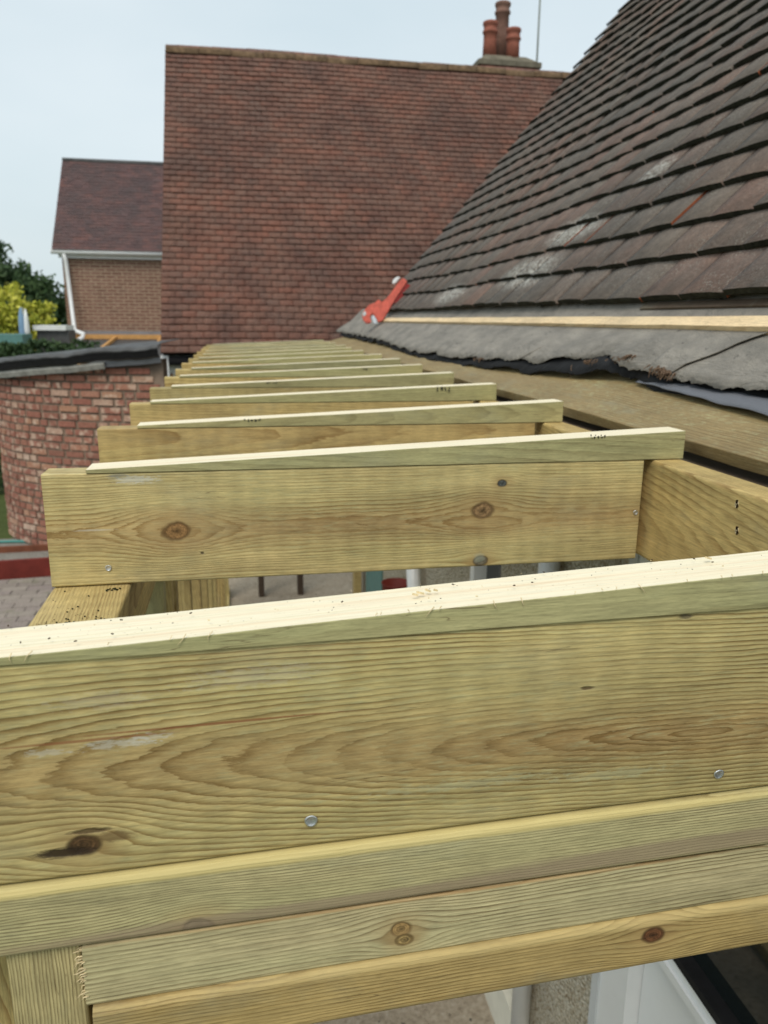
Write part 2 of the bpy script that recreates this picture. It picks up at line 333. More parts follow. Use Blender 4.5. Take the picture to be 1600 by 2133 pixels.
def ground_mat(name, c1, c2, c3, sc1=90):
    n = N(name); P = n.pos()
    c = n.ramp(n.noise(P, sc1, 4, .7), [(.3, c1), (.5, c2), (.72, c3)])
    c = n.mix(n.ramp(n.noise(P, 2.3, 4, .6), [(.4, 0.), (.7, .5)]), c, c1)
    sp = n.mul(n.ramp(n.noise(P, 38, 2, .5), [(.68, 0.), (.72, 1.)]), .8)
    c = n.mix(sp, c, (.06, .055, .045))
    n.bump(n.noise(P, sc1, 3, .7), .7, .006); return n.fin(c, .9, .15)
M['patio'] = ground_mat('pebbly_concrete', L(128, 116, 100), L(160, 148, 130), L(182, 172, 156), 60)
M['gravel'] = ground_mat('grey_grit_path', L(104, 100, 94), L(136, 132, 124), L(160, 156, 148), 70)
M['lawn'] = ground_mat('rough_grass', (.05, .07, .02), (.075, .10, .03), (.10, .12, .045), 12)
def paver():
    n = N('grey_block_paver'); rnd = n.rand(); P = n.pos()
    c = n.ramp(rnd, [(0., L(132, 122, 114)), (.5, L(150, 140, 130)), (1., L(140, 128, 122))])
    f = n.noise(P, 70, 4, .7); c = n.mix(.8, c, n.mix(1., c, n.ramp(f, [(.3, .6), (.7, 1.35)]), 'MULTIPLY'))
    c = n.mix(n.ramp(n.noise(P, 6, 3), [(.55, 0.), (.75, .5)]), c, L(104, 108, 74))
    n.bump(f, .6, .003); return n.fin(c, .9, .15)
M['paver'] = paver()
M['red_paint'] = simple('oxide_red_paint', L(112, 44, 36), .6, .3, .25, 12)
M['brown_edge'] = simple('brown_timber_edging', L(120, 74, 54), .7, .25, .25, 12)
M['teal'] = simple('teal_paint', L(92, 132, 128), .5, .35, .12, 12)
M['hose'] = simple('teal_hose_rubber', L(72, 140, 132), .45, .4, .1, 12)
M['orange_timber'] = simple('orange_new_timber', L(206, 156, 98), .75, .2, .15, 14)
M['lead'] = simple('grey_lead_flashing', L(128, 130, 136), .55, .4, .15, 6)
M['steel'] = simple('zinc_nail', (.62, .64, .66), .35, .5, .2, 900, .0006, 1200, .85)
M['hole'] = simple('split_wood_hole', (.05, .03, .015), .9, .1, .4, 700)
M['raw'] = simple('raw_splinter', (.74, .60, .36), .85, .15, .25, 300)
M['ink'] = simple('black_ink', (.03, .03, .03), .8, .2, .3, 800)
M['dirt'] = simple('dark_moss_crumb', (.022, .026, .012), .95, .1, .6, 300)
M['hessian'] = simple('brown_hessian_fibre', L(112, 92, 76), .95, .1, .4, 400)
M['tool_red'] = simple('orange_red_enamel', L(206, 98, 82), .55, .35, .25, 40)
M['tool_dark'] = simple('dark_red_enamel', L(140, 30, 24), .5, .4, .1, 30)
M['cement'] = simple('lichen_cement', L(112, 106, 92), .9, .15, .3, 9)
M['ridge_moss'] = simple('mossy_ridge_clay', L(108, 88, 68), .9, .15, .45, 14, .006, 60)
M['pot_red'] = simple('terracotta_red', L(144, 88, 72), .75, .25, .2, 12)
M['pot_brown'] = simple('terracotta_brown', L(126, 96, 84), .8, .2, .2, 12)
M['pole'] = simple('galvanised_pole', L(140, 146, 138), .5, .4, .1, 5)
M['white_paint'] = simple('white_paint', (.76, .77, .76), .6, .3, .06, 6)
M['cream_paint'] = simple('cream_masonry_paint', L(226, 222, 206), .8, .2, .10, 9)
M['blue_cloth'] = simple('blue_cloth', L(128, 158, 186), .9, .1, .1, 6)
def glass():
    n = N('dark_window_glass'); n.fin((.012, .016, .016), .03, .6); return n.m
M['glass'] = glass()
def leafmat(name, c1, c2, c3):
    n = N(name); rnd = n.attr('rnd')
    c = n.ramp(rnd, [(0., c1), (.55, c2), (1., c3)]); n.fin(c, .6, .25)
    n.b.inputs['Subsurface Weight'].default_value = 0.0
    return n.m
M['leaf_dark'] = leafmat('dark_green_leaf', (.022, .045, .018), (.04, .075, .026), (.07, .11, .04))
M['leaf_mid'] = leafmat('mid_green_leaf', (.03, .06, .02), (.05, .09, .03), (.09, .13, .05))
M['leaf_yellow'] = leafmat('golden_leaf', (.10, .14, .015), (.46, .47, .05), (.74, .68, .14))
M['bark'] = simple('bark', (.07, .055, .04), .9, .1, .3, 15, .02, 30)

# ------------------------------------------------------------------ object helpers
def tag(o, label=None, cat=None, group=None, kind=None):
    if label: o['label'] = label
    if cat: o['category'] = cat
    if group: o['group'] = group
    if kind: o['kind'] = kind
    return o
def empty(name, loc=(0, 0, 0), parent=None):
    o = bpy.data.objects.new(name, None); COL.objects.link(o); o.location = loc
    o.empty_display_size = .1
    if parent: o.parent = parent
    return o
def link(name, me, parent=None, mw=None):
    o = bpy.data.objects.new(name, me); COL.objects.link(o)
    if parent: o.parent = parent
    if mw is not None:
        o.matrix_basis = (parent_inv(parent) @ mw) if parent else mw
    return o
def parent_inv(p):
    m = Matrix.Identity(4); q = p
    chain = []
    while q is not None: chain.append(q.matrix_basis.copy()); q = q.parent
    for b in reversed(chain): m = m @ b
    return m.inverted()
class MB:
    def __init__(s): s.v = []; s.f = []; s.mi = []; s.r = []; s.sm = []
    def face(s, idx, mi=0, r=0., sm=False): s.f.append(idx); s.mi.append(mi); s.r.append(r); s.sm.append(sm)
    def add(s, vs, fs, mi=0, r=0., sm=False, mat=None):
        o = len(s.v); s.v += [tuple(mat @ Vector(v)) if mat else tuple(v) for v in vs]
        for k, f in enumerate(fs): s.face(tuple(o + i for i in f), mi[k] if isinstance(mi, (list, tuple)) else mi, r, sm)
    def box(s, x0, x1, y0, y1, z0, z1, mi=0, r=0., mat=None):
        vs = [(x0, y0, z0), (x1, y0, z0), (x1, y1, z0), (x0, y1, z0), (x0, y0, z1), (x1, y0, z1), (x1, y1, z1), (x0, y1, z1)]
        s.add(vs, [(0, 3, 2, 1), (4, 5, 6, 7), (0, 1, 5, 4), (1, 2, 6, 5), (2, 3, 7, 6), (3, 0, 4, 7)], mi, r, mat=mat)
    def tube(s, pts, rad, seg=8, mi=0, r=0., sm=True, caps=True):
        pts = [Vector(p) for p in pts]; o = len(s.v); n = len(pts)
        for i, p in enumerate(pts):
            d = (pts[min(i + 1, n - 1)] - pts[max(i - 1, 0)]).normalized()
            a = d.orthogonal().normalized() if i == 0 else (pa - d * pa.dot(d)).normalized()
            pa = a; b = d.cross(a); rr = rad[i] if isinstance(rad, (list, tuple)) else rad
            for k in range(seg):
                t = 2 * math.pi * k / seg; s.v.append(tuple(p + (a * math.cos(t) + b * math.sin(t)) * rr))
        for i in range(n - 1):
            for k in range(seg):
                s.face((o + i * seg + k, o + i * seg + (k + 1) % seg, o + (i + 1) * seg + (k + 1) % seg, o + (i + 1) * seg + k), mi, r, sm)
        if caps:
            s.face(tuple(o + k for k in reversed(range(seg))), mi, r); s.face(tuple(o + (n - 1) * seg + k for k in range(seg)), mi, r)
    def lathe(s, prof, seg=20, mi=0, r=0., at=(0, 0, 0)):
        o = len(s.v)
        for (rad, z) in prof:
            for k in range(seg):
                t = 2 * math.pi * k / seg; s.v.append((at[0] + rad * math.cos(t), at[1] + rad * math.sin(t), at[2] + z))
        for i in range(len(prof) - 1):
            for k in range(seg):
                s.face((o + i * seg + k, o + i * seg + (k + 1) % seg, o + (i + 1) * seg + (k + 1) % seg, o + (i + 1) * seg + k), mi, r, True)
        s.face(tuple(o + k for k in reversed(range(seg))), mi, r); s.face(tuple(o + (len(prof) - 1) * seg + k for k in range(seg)), mi, r)
    def mesh(s, name, mats):
        me = bpy.data.meshes.new(name); me.from_pydata(s.v, [], s.f)
        for m in (mats if isinstance(mats, (list, tuple)) else [mats]): me.materials.append(m)
        me.polygons.foreach_set('material_index', s.mi); me.polygons.foreach_set('use_smooth', s.sm)
        a = me.attributes.new('rnd', 'FLOAT', 'FACE'); a.data.foreach_set('value', s.r)
        me.update(); return me
    def build(s, name, mats, parent=None, mw=None, kind=None):
        o = link(name, s.mesh(name, mats), parent, mw)
        if kind: o['kind'] = kind
        return o

def plank_mesh(name, Lx, Ty, Hz, mats, bev=.003, seg=4, nl=14, wob=.0004, taper=None, seedv=0., end_chip=0.):
    """sawn timber: local x = length, y = thickness, z = height, centred. taper=(z at left, z at right) gives a firring."""
    mb = MB(); prof = []; pm = []
    for cx, cz, a0 in ((1, 1, 0), (-1, 1, 90), (-1, -1, 180), (1, -1, 270)):
        for k in range(seg + 1):
            t = R(a0 + 90 * k / seg)
            prof.append((cx * (Ty / 2 - bev) + bev * math.cos(t), cz, bev * math.sin(t)))
    n = len(prof)
    for i in range(nl + 1):
        f = i / nl; x = -Lx / 2 + Lx * f
        h = Hz if taper is None else taper[0] + (taper[1] - taper[0]) * f
        for (py, cz, dz) in prof:
            if taper is None: z = cz * (Hz / 2 - bev) + dz
            else: z = (h if cz > 0 else 0) + (dz - bev * cz) * (1 if h > 2 * bev else h / (2 * bev + 1e-6))
            p = Vector((x * 9 + seedv, py * 30, z * 30)); q = noise.noise_vector(p) * wob
            xx = x + (noise.noise(Vector((py * 300, z * 300, seedv + i))) * end_chip if i in (0, nl) else 0)
            mb.v.append((xx, py + q.y, z + q.z))
    multi = len(mats) > 1
    for i in range(nl):
        for k in range(n):
            k2 = (k + 1) % n
            ca, cb = prof[k], prof[k2]
            topf = ca[1] > 0 and cb[1] > 0 and k == seg
            mb.face((i * n + k, (i + 1) * n + k, (i + 1) * n + k2, i * n + k2), 1 if (multi and topf) else 0)
    mb.face(tuple(range(n))); mb.face(tuple(nl * n + k for k in reversed(range(n))))
    return mb.mesh(name, mats)
AX = Matrix.Identity(4); AY = Matrix.Rotation(R(90), 4, 'Z'); AZ = Matrix.Rotation(R(-90), 4, 'Y')
def timber(name, axis, c, Lx, Ty, Hz, mats, parent, rot=None, **kw):
    me = plank_mesh(name, Lx, Ty, Hz, mats if isinstance(mats, list) else [mats], seedv=random.random() * 50, **kw)
    m = Matrix.Translation(Vector(c) + Vector((0, 0, H)))
    if rot: m = m @ rot
    return link(name, me, parent, m @ axis)

# ------------------------------------------------------------------ the setting
mb = MB(); mb.box(-300, 300, -60, 500, -.2, 0); tag(mb.build('ground', M['lawn']), kind='structure')
mb = MB(); mb.box(-.55, 2.2, -1.0, 7.4, .001, .006); tag(mb.build('patio', M['patio']), kind='structure')
mb = MB(); mb.box(-6, -.55, 5.4, 7.9, .001, .005); tag(mb.build('grit_path', M['gravel']), kind='structure')
pav = MB(); pav.box(-3.2, -.552, 3.6, 6.56, .0055, .012)
pvo = pav.build('paved_path', M['gravel']); tag(pvo, kind='structure')
pm = MB(); pm.box(-.0965, .0965, -.0465, .0465, 0, .02); pm_me = pm.mesh('paver', M['paver'])
for i in range(13):
    for j in range(20):
        x = -2.75 + i * .2 + (.1 if j % 2 else 0) - .0; y = 4.6 + j * .098
        if x > -.66: continue
        o = link('paver', pm_me, pvo); o.location = (x, y, .0125 + random.uniform(-.002, .002)); o.rotation_euler = (random.uniform(-.01, .01), random.uniform(-.01, .01), random.uniform(-.015, .015))

# ------------------------------------------------------------------ the timber roof frame
FR = empty('timber_roof_frame', (0, 0, 0))
tag(FR, 'new treated softwood lean-to frame with a long row of joists beside the eaves', 'timber frame')
JX0, JX1 = -.246, .562; JT = -.188; JH = .146; TH = .046
def rotz(a): return Matrix.Rotation(R(a), 4, 'Z')
def nail(parent, c, axis='Y', r=.0034, tilt=0.):
    mb = MB(); mb.lathe([(r * .55, -.008), (r * .55, 0), (r, .0002), (r * 1.02, .0007), (r * .93, .0011), (r * .8, .00115), (r * .74, .0009), (.0004, .0010)], 14)
    mb.v = [(v[0] * (1 + .08 * math.sin(3 * math.atan2(v[1], v[0]))), v[1], v[2]) for v in mb.v]
    m = Matrix.Translation(Vector(c) + Vector((0, 0, H))) @ (Matrix.Rotation(R(90 + tilt), 4, 'X') if axis == 'Y' else Matrix.Rotation(R(-90 + tilt), 4, 'Y'))
    return mb.build('nail', M['steel'], parent, m)
cxj = (JX0 + JX1) / 2; LJ = JX1 - JX0
def stamp(parent, c, n, hgt=.005, wid=.0045):
    mb = MB(); x = 0
    for k in range(n):
        for q in range(4):
            a = random.uniform(0, wid * .6); b_ = random.uniform(0, hgt * .7)
            if random.random() < .8: mb.box(x + a, x + a + wid * .28, -.0003, 0, b_, b_ + hgt * random.uniform(.2, .5))
        x += wid * 1.15
    return mb.build('grade_stamp', M['ink'], parent, Matrix.Translation(Vector(c) + Vector((0, 0, H))))
# joist 0: the one nearest to the viewer, on top of three stacked plates; the end frame is set 1.6 degrees askew
A0 = 1.6
def askew(c):                                     # swing a point of the end frame about its left end
    p = Vector((-.147, .437, 0)); v = Vector(c) - p; v.rotate(Matrix.Rotation(R(A0), 3, 'Z')); return v + p
ex0, ex1 = -.29, .62; exc = (ex0 + ex1) / 2; ELn = ex1 - ex0
j0 = timber('joist', AX, askew((exc + .035, .437 + TH / 2, -.2665)), ELn - .07, TH, JH, M['wood_end'], FR, rotz(A0), nl=24)
f0 = timber('firring_strip', AX, askew((exc + .035, .4355 + TH / 2, -.1934)), ELn - .07, TH, .03, [M['wood_green'], M['pale']], FR, rotz(A0), bev=.0006, taper=(.0018, .0365), nl=40, wob=.0006, seg=2)
nail(j0, askew((.035, .4365, -.3195)), r=.0042); nail(j0, askew((.3365, .4365, -.3225)), r=.0040, tilt=8)
timber('upper_head_plate', AX, askew((exc, .4325 + .047, -.3645)), ELn, .095, .048, M['wood_plate_a'], FR, rotz(A0), bev=.0045, nl=24)
p2x0 = -.1125
timber('middle_head_plate', AX, askew(((p2x0 + ex1) / 2, .4345 + .047, -.4125)), ex1 - p2x0, .095, .046, M['wood_plate_b'], FR, rotz(A0), bev=.0015, nl=24, end_chip=.0022)
timber('lower_head_plate', AX, askew(((p2x0 + .002 + ex1) / 2, .4300 + .047, -.458)), ex1 - p2x0 - .004, .095, .0445, M['wood_plate_c'], FR, rotz(A0), bev=.006, nl=24)
timber('corner_post', AZ, askew((-.1365, .4375 + .045, -.3895 - .88)), 1.76, .09, .0455, M['wood_post'], FR, rotz(A0), bev=.003)
timber('corner_post', AZ, (.60, .487, -.3895 - .88), 1.76, .09, .0455, M['wood'], FR, bev=.003)
timber('corner_post', AZ, (-.205, .60, -.3895 - .88), 1.76, .045, .09, M['wood_warm'], FR, bev=.003)
# the row of joists
ys = [.985 + .41 * k for k in range(13)]
for k, y in enumerate(ys):
    jx = 0 if k == 0 else random.uniform(-.004, .004); ra = 0 if k == 0 else random.uniform(-.5, .5)
    mt = M['wood_second'] if k == 0 else (M['wood_warm'] if k in (1, 2, 6, 9) else M['wood'])
    jo = timber('joist', AX, (cxj + jx - .0035, y + TH / 2, JT - JH / 2), LJ - .007, TH, JH, mt, FR, rotz(ra), nl=14 if k else 24)
    fx0, fx1 = -.193 + random.uniform(-.012, .012) * (k > 0), .614 + random.uniform(-.012, .012) * (k > 0)
    fi = timber('firring_strip', AX, ((fx0 + fx1) / 2, y + TH / 2 - .001, JT + .0006), fx1 - fx0, TH, .04, [M['wood_green'], M['pale']], FR, rotz(ra), bev=.0006, taper=(.0045, .0395), nl=14, seg=2, wob=.0005)
    if k == 0:
        nail(jo, (-.1757, y - .0002, -.3112), r=.0040); nail(jo, (.549, y - .0002, -.264), r=.0035)
        stamp(fi, (.470, y - .0018, -.1558), 5)
    elif k == 1: stamp(fi, (.0, y - .0018, -.1795), 5, .006, .006)
    elif k == 2: stamp(fi, (.46, y - .0018, -.166), 4, .012, .008)
    elif k == 3: stamp(fi, (.07, y - .0018, -.178), 4, .007, .007); 
    elif k == 4: stamp(fi, (.40, y - .0018, -.168), 3, .01, .008)
    else: nail(jo, (-.19, y - .0002, -.31))
YE = ys[-1] + .1
# header along the joist ends, old fascia strip behind it, side plate and studs under the joists
hd = timber('header_joist', AY, (.5685 + TH / 2, (.505 + YE) / 2, JT - JH / 2 - .0006), YE - .505, TH, JH, M['wood_warm'], FR, bev=.005, nl=30)
for (y, z) in ((.789, -.206), (.783, -.2365), (1.60, -.215), (2.0, -.24)):
    mb = MB(); 
    for q in range(7):
        a = q * .9; mb.box(-.0006, .0002, math.cos(a) * .002 - .0012, math.cos(a) * .002 + .0012, math.sin(a) * .003 - .002, math.sin(a) * .003 + .002, 0 if q % 3 else 1)
    mb.build('nail_hole', [M['hole'], M['raw']], hd, Matrix.Translation((.5685, y, z + H)))
timber('side_plate', AY, (-.246 + .048, (.545 + YE) / 2, JT - JH - .0235 - .001), YE - .545, .096, .046, M['wood_warm'], FR, bev=.004, nl=30)
timber('side_plate', AY, (-.246 + .048, (.66 + YE) / 2, JT - JH - .0235 - .048), YE - .66, .0935, .046, M['wood'], FR, bev=.004, nl=20)
zb = JT - JH - .096
for y in (1.62, 2.02, 2.42, 2.82, 3.22, 3.62, 4.02, 4.42, 4.82, 5.22, 5.82):
    timber('stud', AZ, (-.198, y, (zb - 2.10) / 2), zb + 2.10, .045, .092, M['wood'] if random.random() < .6 else M['wood_warm'], FR, bev=.003)
timber('diagonal_brace', AZ, (-.196, 1.18, -1.2), 1.75, .045, .088, M['wood_green'], FR, Matrix.Rotation(R(-16), 4, 'X'), bev=.003)
timber('diagonal_brace', AZ, (-.194, 1.36, -1.22), 1.72, .045, .088, M['wood_warm'], FR, Matrix.Rotation(R(-12), 4, 'X'), bev=.003)
timber('sole_plate', AY, (-.198, (.62 + YE) / 2, -2.121), YE - .62, .095, .045, M['wood'], FR, bev=.003)
for (x, y, wx) in ((.41, 5.88, .045), (.70, 4.72, .045), (.1, 5.88, .045)):
    timber('end_stud', AZ, (x, y, (JT - JH - 2.15) / 2 - .003), JT - JH + 2.14, .09, wx, M['wood_old'] if x < .5 else M['wood_warm'], FR, bev=.003)
timber('end_plate', AX, (.18, 5.88, -.36), .74, .09, .045, M['wood'], FR, bev=.003)

# splinters, dust and crumbs lying on the frame
def firr_top(x): return -.1934 + .0018 + (x - (ex0 + .035) + .035) / (ELn - .07) * .0347
mb = MB()
rs = random.Random(3)
for k in range(26):
    x = rs.uniform(-.16, .42); p = Vector(askew((x, .4352, firr_top(x) - .0004))) + Vector((0, 0, H))
    ln = rs.choice([.0012, .0015, .002, .003, .007]); a = rs.uniform(-1.2, 1.2)
    q1 = p + Vector((math.sin(a) * ln * .5, -.001, -ln * .4)); q2 = q1 + Vector((math.sin(a + rs.uniform(-1, 1)) * ln * .5, -.0004, -ln * .5))
    mb.tube([p, q1, q2], [.00045, .0003, .00008], 4, 0)
e0 = Vector(askew((p2x0, .4345, -.4125)))
for k in range(46):
    z = rs.uniform(-.021, .021); p = e0 + Vector((.001, rs.uniform(-.0008, .006), z + H)); ln = rs.uniform(.0015, .0055)
    mb.tube([p, p + Vector((-ln, -.0005, rs.uniform(-.4, .2) * ln)), p + Vector((-ln * 1.5, -.0012, rs.uniform(-1.1, .1) * ln))], [.0006, .0004, .00008], 4, 0)
mb.build('splinters', M['raw'], FR, kind='stuff')
mb = MB()
for k in range(170):
    x = rs.uniform(-.2, .5); yy = rs.uniform(.439, .478); s = rs.choice([.00012, .00015, .0002, .0002, .0003, .0005])
    c = Vector(askew((x, yy, firr_top(x) + .0002))) + Vector((0, 0, H))
    mb.box(-s * 1.6, s * 1.6, -s * .8, s * .8, -s * .4, s * .7, 0 if rs.random() < .5 else 1, mat=Matrix.Translation(c) @ Matrix.Rotation(rs.uniform(0, 3), 4, 'Z'))
for (x, yy, s) in ((.112, .459, .0026), (.118, .462, .002), (.108, .457, .002), (.123, .461, .0015), (.33, .468, .003)):
    c = Vector(askew((x, yy, firr_top(x) + .0006))) + Vector((0, 0, H))
    mb.box(-s, s, -s * .3, s * .3, -.0005, .0007, 1, mat=Matrix.Translation(c) @ Matrix.Rotation(rs.uniform(-.5, .5), 4, 'Z') @ Matrix.Rotation(.3, 4, 'Y'))
mb.build('sawdust_specks', [M['hole'], M['raw']], FR, kind='stuff')
mb = MB(); zt = JT - JH - .001 + H
for k in range(90):
    t = rs.random()
    if k < 62: x, yy = rs.gauss(-.195, .024), rs.gauss(.868, .010)
    else: x, yy = rs.uniform(-.235, -.16), rs.uniform(.84, .98)
    if not (-.240 < x < -.156): continue
    s = rs.choice([.0003, .0004, .0005, .0007, .0012])
    mb.lathe([(s * .6, 0), (s, s * .5), (s * .7, s * 1.1), (.0001, s * 1.3)], 6, 0, at=(x, yy, zt))
for k in range(22):
    x, yy = rs.gauss(-.170, .006), rs.gauss(.968, .0035); mb.lathe([(.001, 0), (.0012, .0008), (.0001, .0014)], 5, 0, at=(x, yy, zt))
mb.build('moss_crumbs', M['dirt'], FR, kind='stuff')

# ------------------------------------------------------------------ tiled roofs
def tile_mesh(name, wd, ln, th, mats, camber=.003, segs=4):
    mb = MB(); tops = []; bots = []
    cols = segs + 1
    for j, yy in enumerate((0, ln)):
        for i in range(cols):
            x = -wd / 2 + wd * i / segs; zc = camber * (1 - (2 * i / segs - 1) ** 2)
            mb.v.append((x, yy, th + zc)); mb.v.append((x, yy, zc))
    def T(j, i): return (j * cols + i) * 2
    for i in range(segs):
        mb.face((T(0, i), T(0, i + 1), T(1, i + 1), T(1, i)), 0, 0, True)
        mb.face((T(0, i) + 1, T(1, i) + 1, T(1, i + 1) + 1, T(0, i + 1) + 1), 0)
        mb.face((T(0, i) + 1, T(0, i + 1) + 1, T(0, i + 1), T(0, i)), 1)
    mb.face((T(0, 0) + 1, T(0, 0), T(1, 0), T(1, 0) + 1), 2); e = segs
    mb.face((T(0, e), T(0, e) + 1, T(1, e) + 1, T(1, e)), 2)
    return mb, mb.mesh(name, mats)
def tiled(parent, org, along, upv, width, gauge, n_rows, length, mats_o, mats_a, n_ind, seed, sag=lambda a, s: 0., eye=Vector((0, 0, H)), jit=1., reverse=False, first=0., vis=None, chip=0., gap=.003, camb=.003, thick=.014):
    rg = random.Random(seed)
    nrm = along.cross(upv).normalized()
    if nrm.z < 0: nrm = -nrm
    sgn = 1 if along.cross(upv).dot(nrm) > 0 else -1
    src = {}
    for k, wdt in (('full', width - gap), ('half', width / 2 - gap)):
        src[k] = tile_mesh('roof_tile', wdt, .2, thick, mats_o, camb if k == 'full' else camb * .3)
    items = []
    ncol = int(round(length / width))
    for r_ in range(n_rows):
        s0 = r_ * gauge + (first if r_ else 0)
        cells = []
        if r_ % 2 == 0: cells = [((i + .5) * width, 'full') for i in range(ncol)]
        else: cells = [(.25 * width, 'half')] + [((i + 1) * width, 'full') for i in range(ncol - 1)] + [(length - .25 * width, 'half')]
        for a, kd in cells:
            sg = sag(a, s0)
            p = org + along * (a + rg.uniform(-.002, .002) * jit) + upv * (s0 + rg.uniform(-.004, .004) * jit) + nrm * (.028 + sg + rg.uniform(0, .003) * jit)
            ang = math.atan2(.028, .2)
            xx = along * sgn
            m = Matrix(((xx.x, upv.x, nrm.x, p.x), (xx.y, upv.y, nrm.y, p.y), (xx.z, upv.z, nrm.z, p.z), (0, 0, 0, 1)))
            m = m @ Matrix.Rotation(-ang + rg.uniform(-.006, .006) * jit, 4, 'X') @ Matrix.Rotation(rg.uniform(-.012, .012) * jit, 4, 'Z') @ Matrix.Rotation(rg.uniform(-.02, .02) * jit, 4, 'Y')
            items.append(((p - eye).length, m, kd, rg.random()))
    def key(it):
        return it[0] if (vis is None or vis(it[1].translation)) else it[0] + 100
    items.sort(key=key)
    if chip: chip_me = tile_mesh('roof_tile', width - .004, .2, .014, [mats_o[0], mats_o[1], M['clay_edge']])[1]
    for d, m, kd, q in items[:n_ind]:
        link('roof_tile', chip_me if (chip and kd == 'full' and q < chip) else src[kd][1], parent, m)
    big = MB()
    for d, m, kd, q in items[n_ind:]:
        s_ = src[kd][0]; o = len(big.v)
        big.v += [tuple(m @ Vector(v)) for v in s_.v]
        for f, mi, sm in zip(s_.f, s_.mi, s_.sm): big.face(tuple(o + i for i in f), mi, q, sm)
    if items[n_ind:]: big.build('roof_tiles', mats_a, parent, kind='stuff')

# --- the house whose eaves are being opened up (right)
HS = empty('house', (.75, 3, 0)); tag(HS, 'pebbledashed house with dark weathered tile roof rising at the right', 'house')
c50, s50 = math.cos(R(50)), math.sin(R(50))
VY = 5.36
def hb(name, x0, x1, y0, y1, z0, z1, mat, parent=HS):
    mb = MB(); mb.box(x0, x1, y0, y1, z0, z1); return mb.build(name, mat, parent, Matrix.Identity(4))
# walls round the openings
WX0, WX1 = .75, .98
hb('wall', WX0, WX1, 1.317, 2.10, 0, 1.92, M['pebbledash']); hb('wall', WX0, WX1, 2.40, 4.06, 0, 1.92, M['pebbledash'])
hb('wall', WX0, WX1, 2.10, 2.40, 0, .95, M['pebbledash']); hb('wall', WX0, WX1, 4.62, VY - .05, 0, 1.92, M['pebbledash']); hb('wall', WX0, WX1, 2.10, 2.40, 1.86, 1.92, M['pebbledash'])
hb('wall', WX0, WX1, -1.2, -.3, 0, 1.92, M['pebbledash']); hb('plinth', .715, .75, 1.36, 4.0, 0, .18, M['cream_paint'])
mb = MB()                                                     # gable end under the far verge
gx0, gx1 = .98, 6.2
mb.add([(gx0, VY - .28, 0), (gx1, VY - .28, 0), (gx1, VY - .28, 2.1 + (3.6 - .98) * 1.19), (3.6, VY - .28, 2.1 + (3.6 - .98) * 1.19), (gx0, VY - .28, 2.1)], [(0, 1, 2, 3, 4)])
mb.add([(gx0, VY - .06, 0), (gx1, VY - .06, 0), (gx1, VY - .06, 2.1 + (3.6 - .98) * 1.19), (3.6, VY - .06, 2.1 + (3.6 - .98) * 1.19), (gx0, VY - .06, 2.1)], [(4, 3, 2, 1, 0)])
mb.build('gable_wall', M['pebbledash'], HS, Matrix.Identity(4))
# half-glazed door
dr = hb('door', .775, .815, -.22, 1.19, .03, H - 1.20, M['upvc'])
hb('door_frame', .742, .83, 1.192, 1.300, 0, 2.0, M['upvc'], dr); hb('door_frame', .742, .83, -.30, -.222, 0, 2.0, M['upvc'], dr)
hb('frame_trim', .738, .75, 1.300, 1.330, 0, 2.0, M['upvc_grey'], dr)
hb('rail', .755, .82, -.22, 1.19, H - 1.2, H - 1.150, M['upvc'], dr); hb('bead', .748, .7545, -.22, 1.16, H - 1.190, H - 1.172, M['upvc'], dr)
hb('gasket', .7525, .80, -.20, 1.17, H - 1.150, H - 1.134, M['felt_dark'], dr)
hb('pane', .782, .79, -.2, 1.17, H - 1.133, 1.93, M['glass'], dr); hb('mullion', .765, .81, .50, .535, H - 1.133, 1.93, M['upvc'], dr)
# narrow window further along
wn = hb('window', .77, .82, 2.10, 2.40, .955, 1.0, M['upvc']); hb('pane', .79, .80, 2.11, 2.36, 1.0, 1.855, M['glass'], wn)
hb('window_frame', .745, .83, 2.355, 2.395, .96, 1.855, M['upvc'], wn); hb('sill', .71, .83, 2.08, 2.42, .925, .955, M['upvc'], wn)
# teal door and white waste pipes
hb('side_door', .742, .80, 4.062, 4.618, .02, 1.9, M['teal'])
mb = MB(); mb.tube([(.715, 1.665, .02), (.715, 1.665, 1.90)], .026, 14); dp = mb.build('waste_pipe', M['upvc'], HS, Matrix.Identity(4))
mb = MB(); mb.tube([(.718, 1.70, .30), (.716, 1.84, .72), (.73, 1.95, 1.05), (.76, 1.97, 1.08)], .017, 12); mb.build('waste_pipe', M['upvc'], HS, Matrix.Identity(4))
mb = MB(); mb.tube([(.74, 3.20, 1.22), (.70, 3.10, 1.16), (.70, 2.98, .85), (.71, 2.97, .1)], .03, 12); mb.build('waste_pipe', M['upvc'], HS, Matrix.Identity(4))
# roof deck and tiles
EX, EZ = .92, H + .058
def sag_main(a, s):
    return .012 * math.sin(a * 1.25 + 1.0) * min(1, s) + .006 * math.sin(a * 3.1 + s * 2.2) - .01 * math.sin(min(1, s / 3.) * math.pi)
d_up = Vector((c50, 0, s50)); n_up = Vector((-s50, 0, c50))
RO = .4
base = Vector((EX, .40, EZ)) - n_up * .040
mb = MB(); q0 = base + d_up * .06 - n_up * .012; q1 = base + d_up * 4.35 - n_up * .012
for p in (q0, q1):
    for yy in (-.2, VY - .02):
        for dn in (0, -.05): mb.v.append((p.x + n_up.x * dn, yy, p.z + n_up.z * dn))
mb.f = [(0, 2, 6, 4), (1, 5, 7, 3), (0, 4, 5, 1), (2, 3, 7, 6), (0, 1, 3, 2), (4, 6, 7, 5)]; mb.mi = [0] * 6; mb.r = [0] * 6; mb.sm = [False] * 6
RF = mb.build('roof', M['felt_dark'], HS, Matrix.Identity(4))
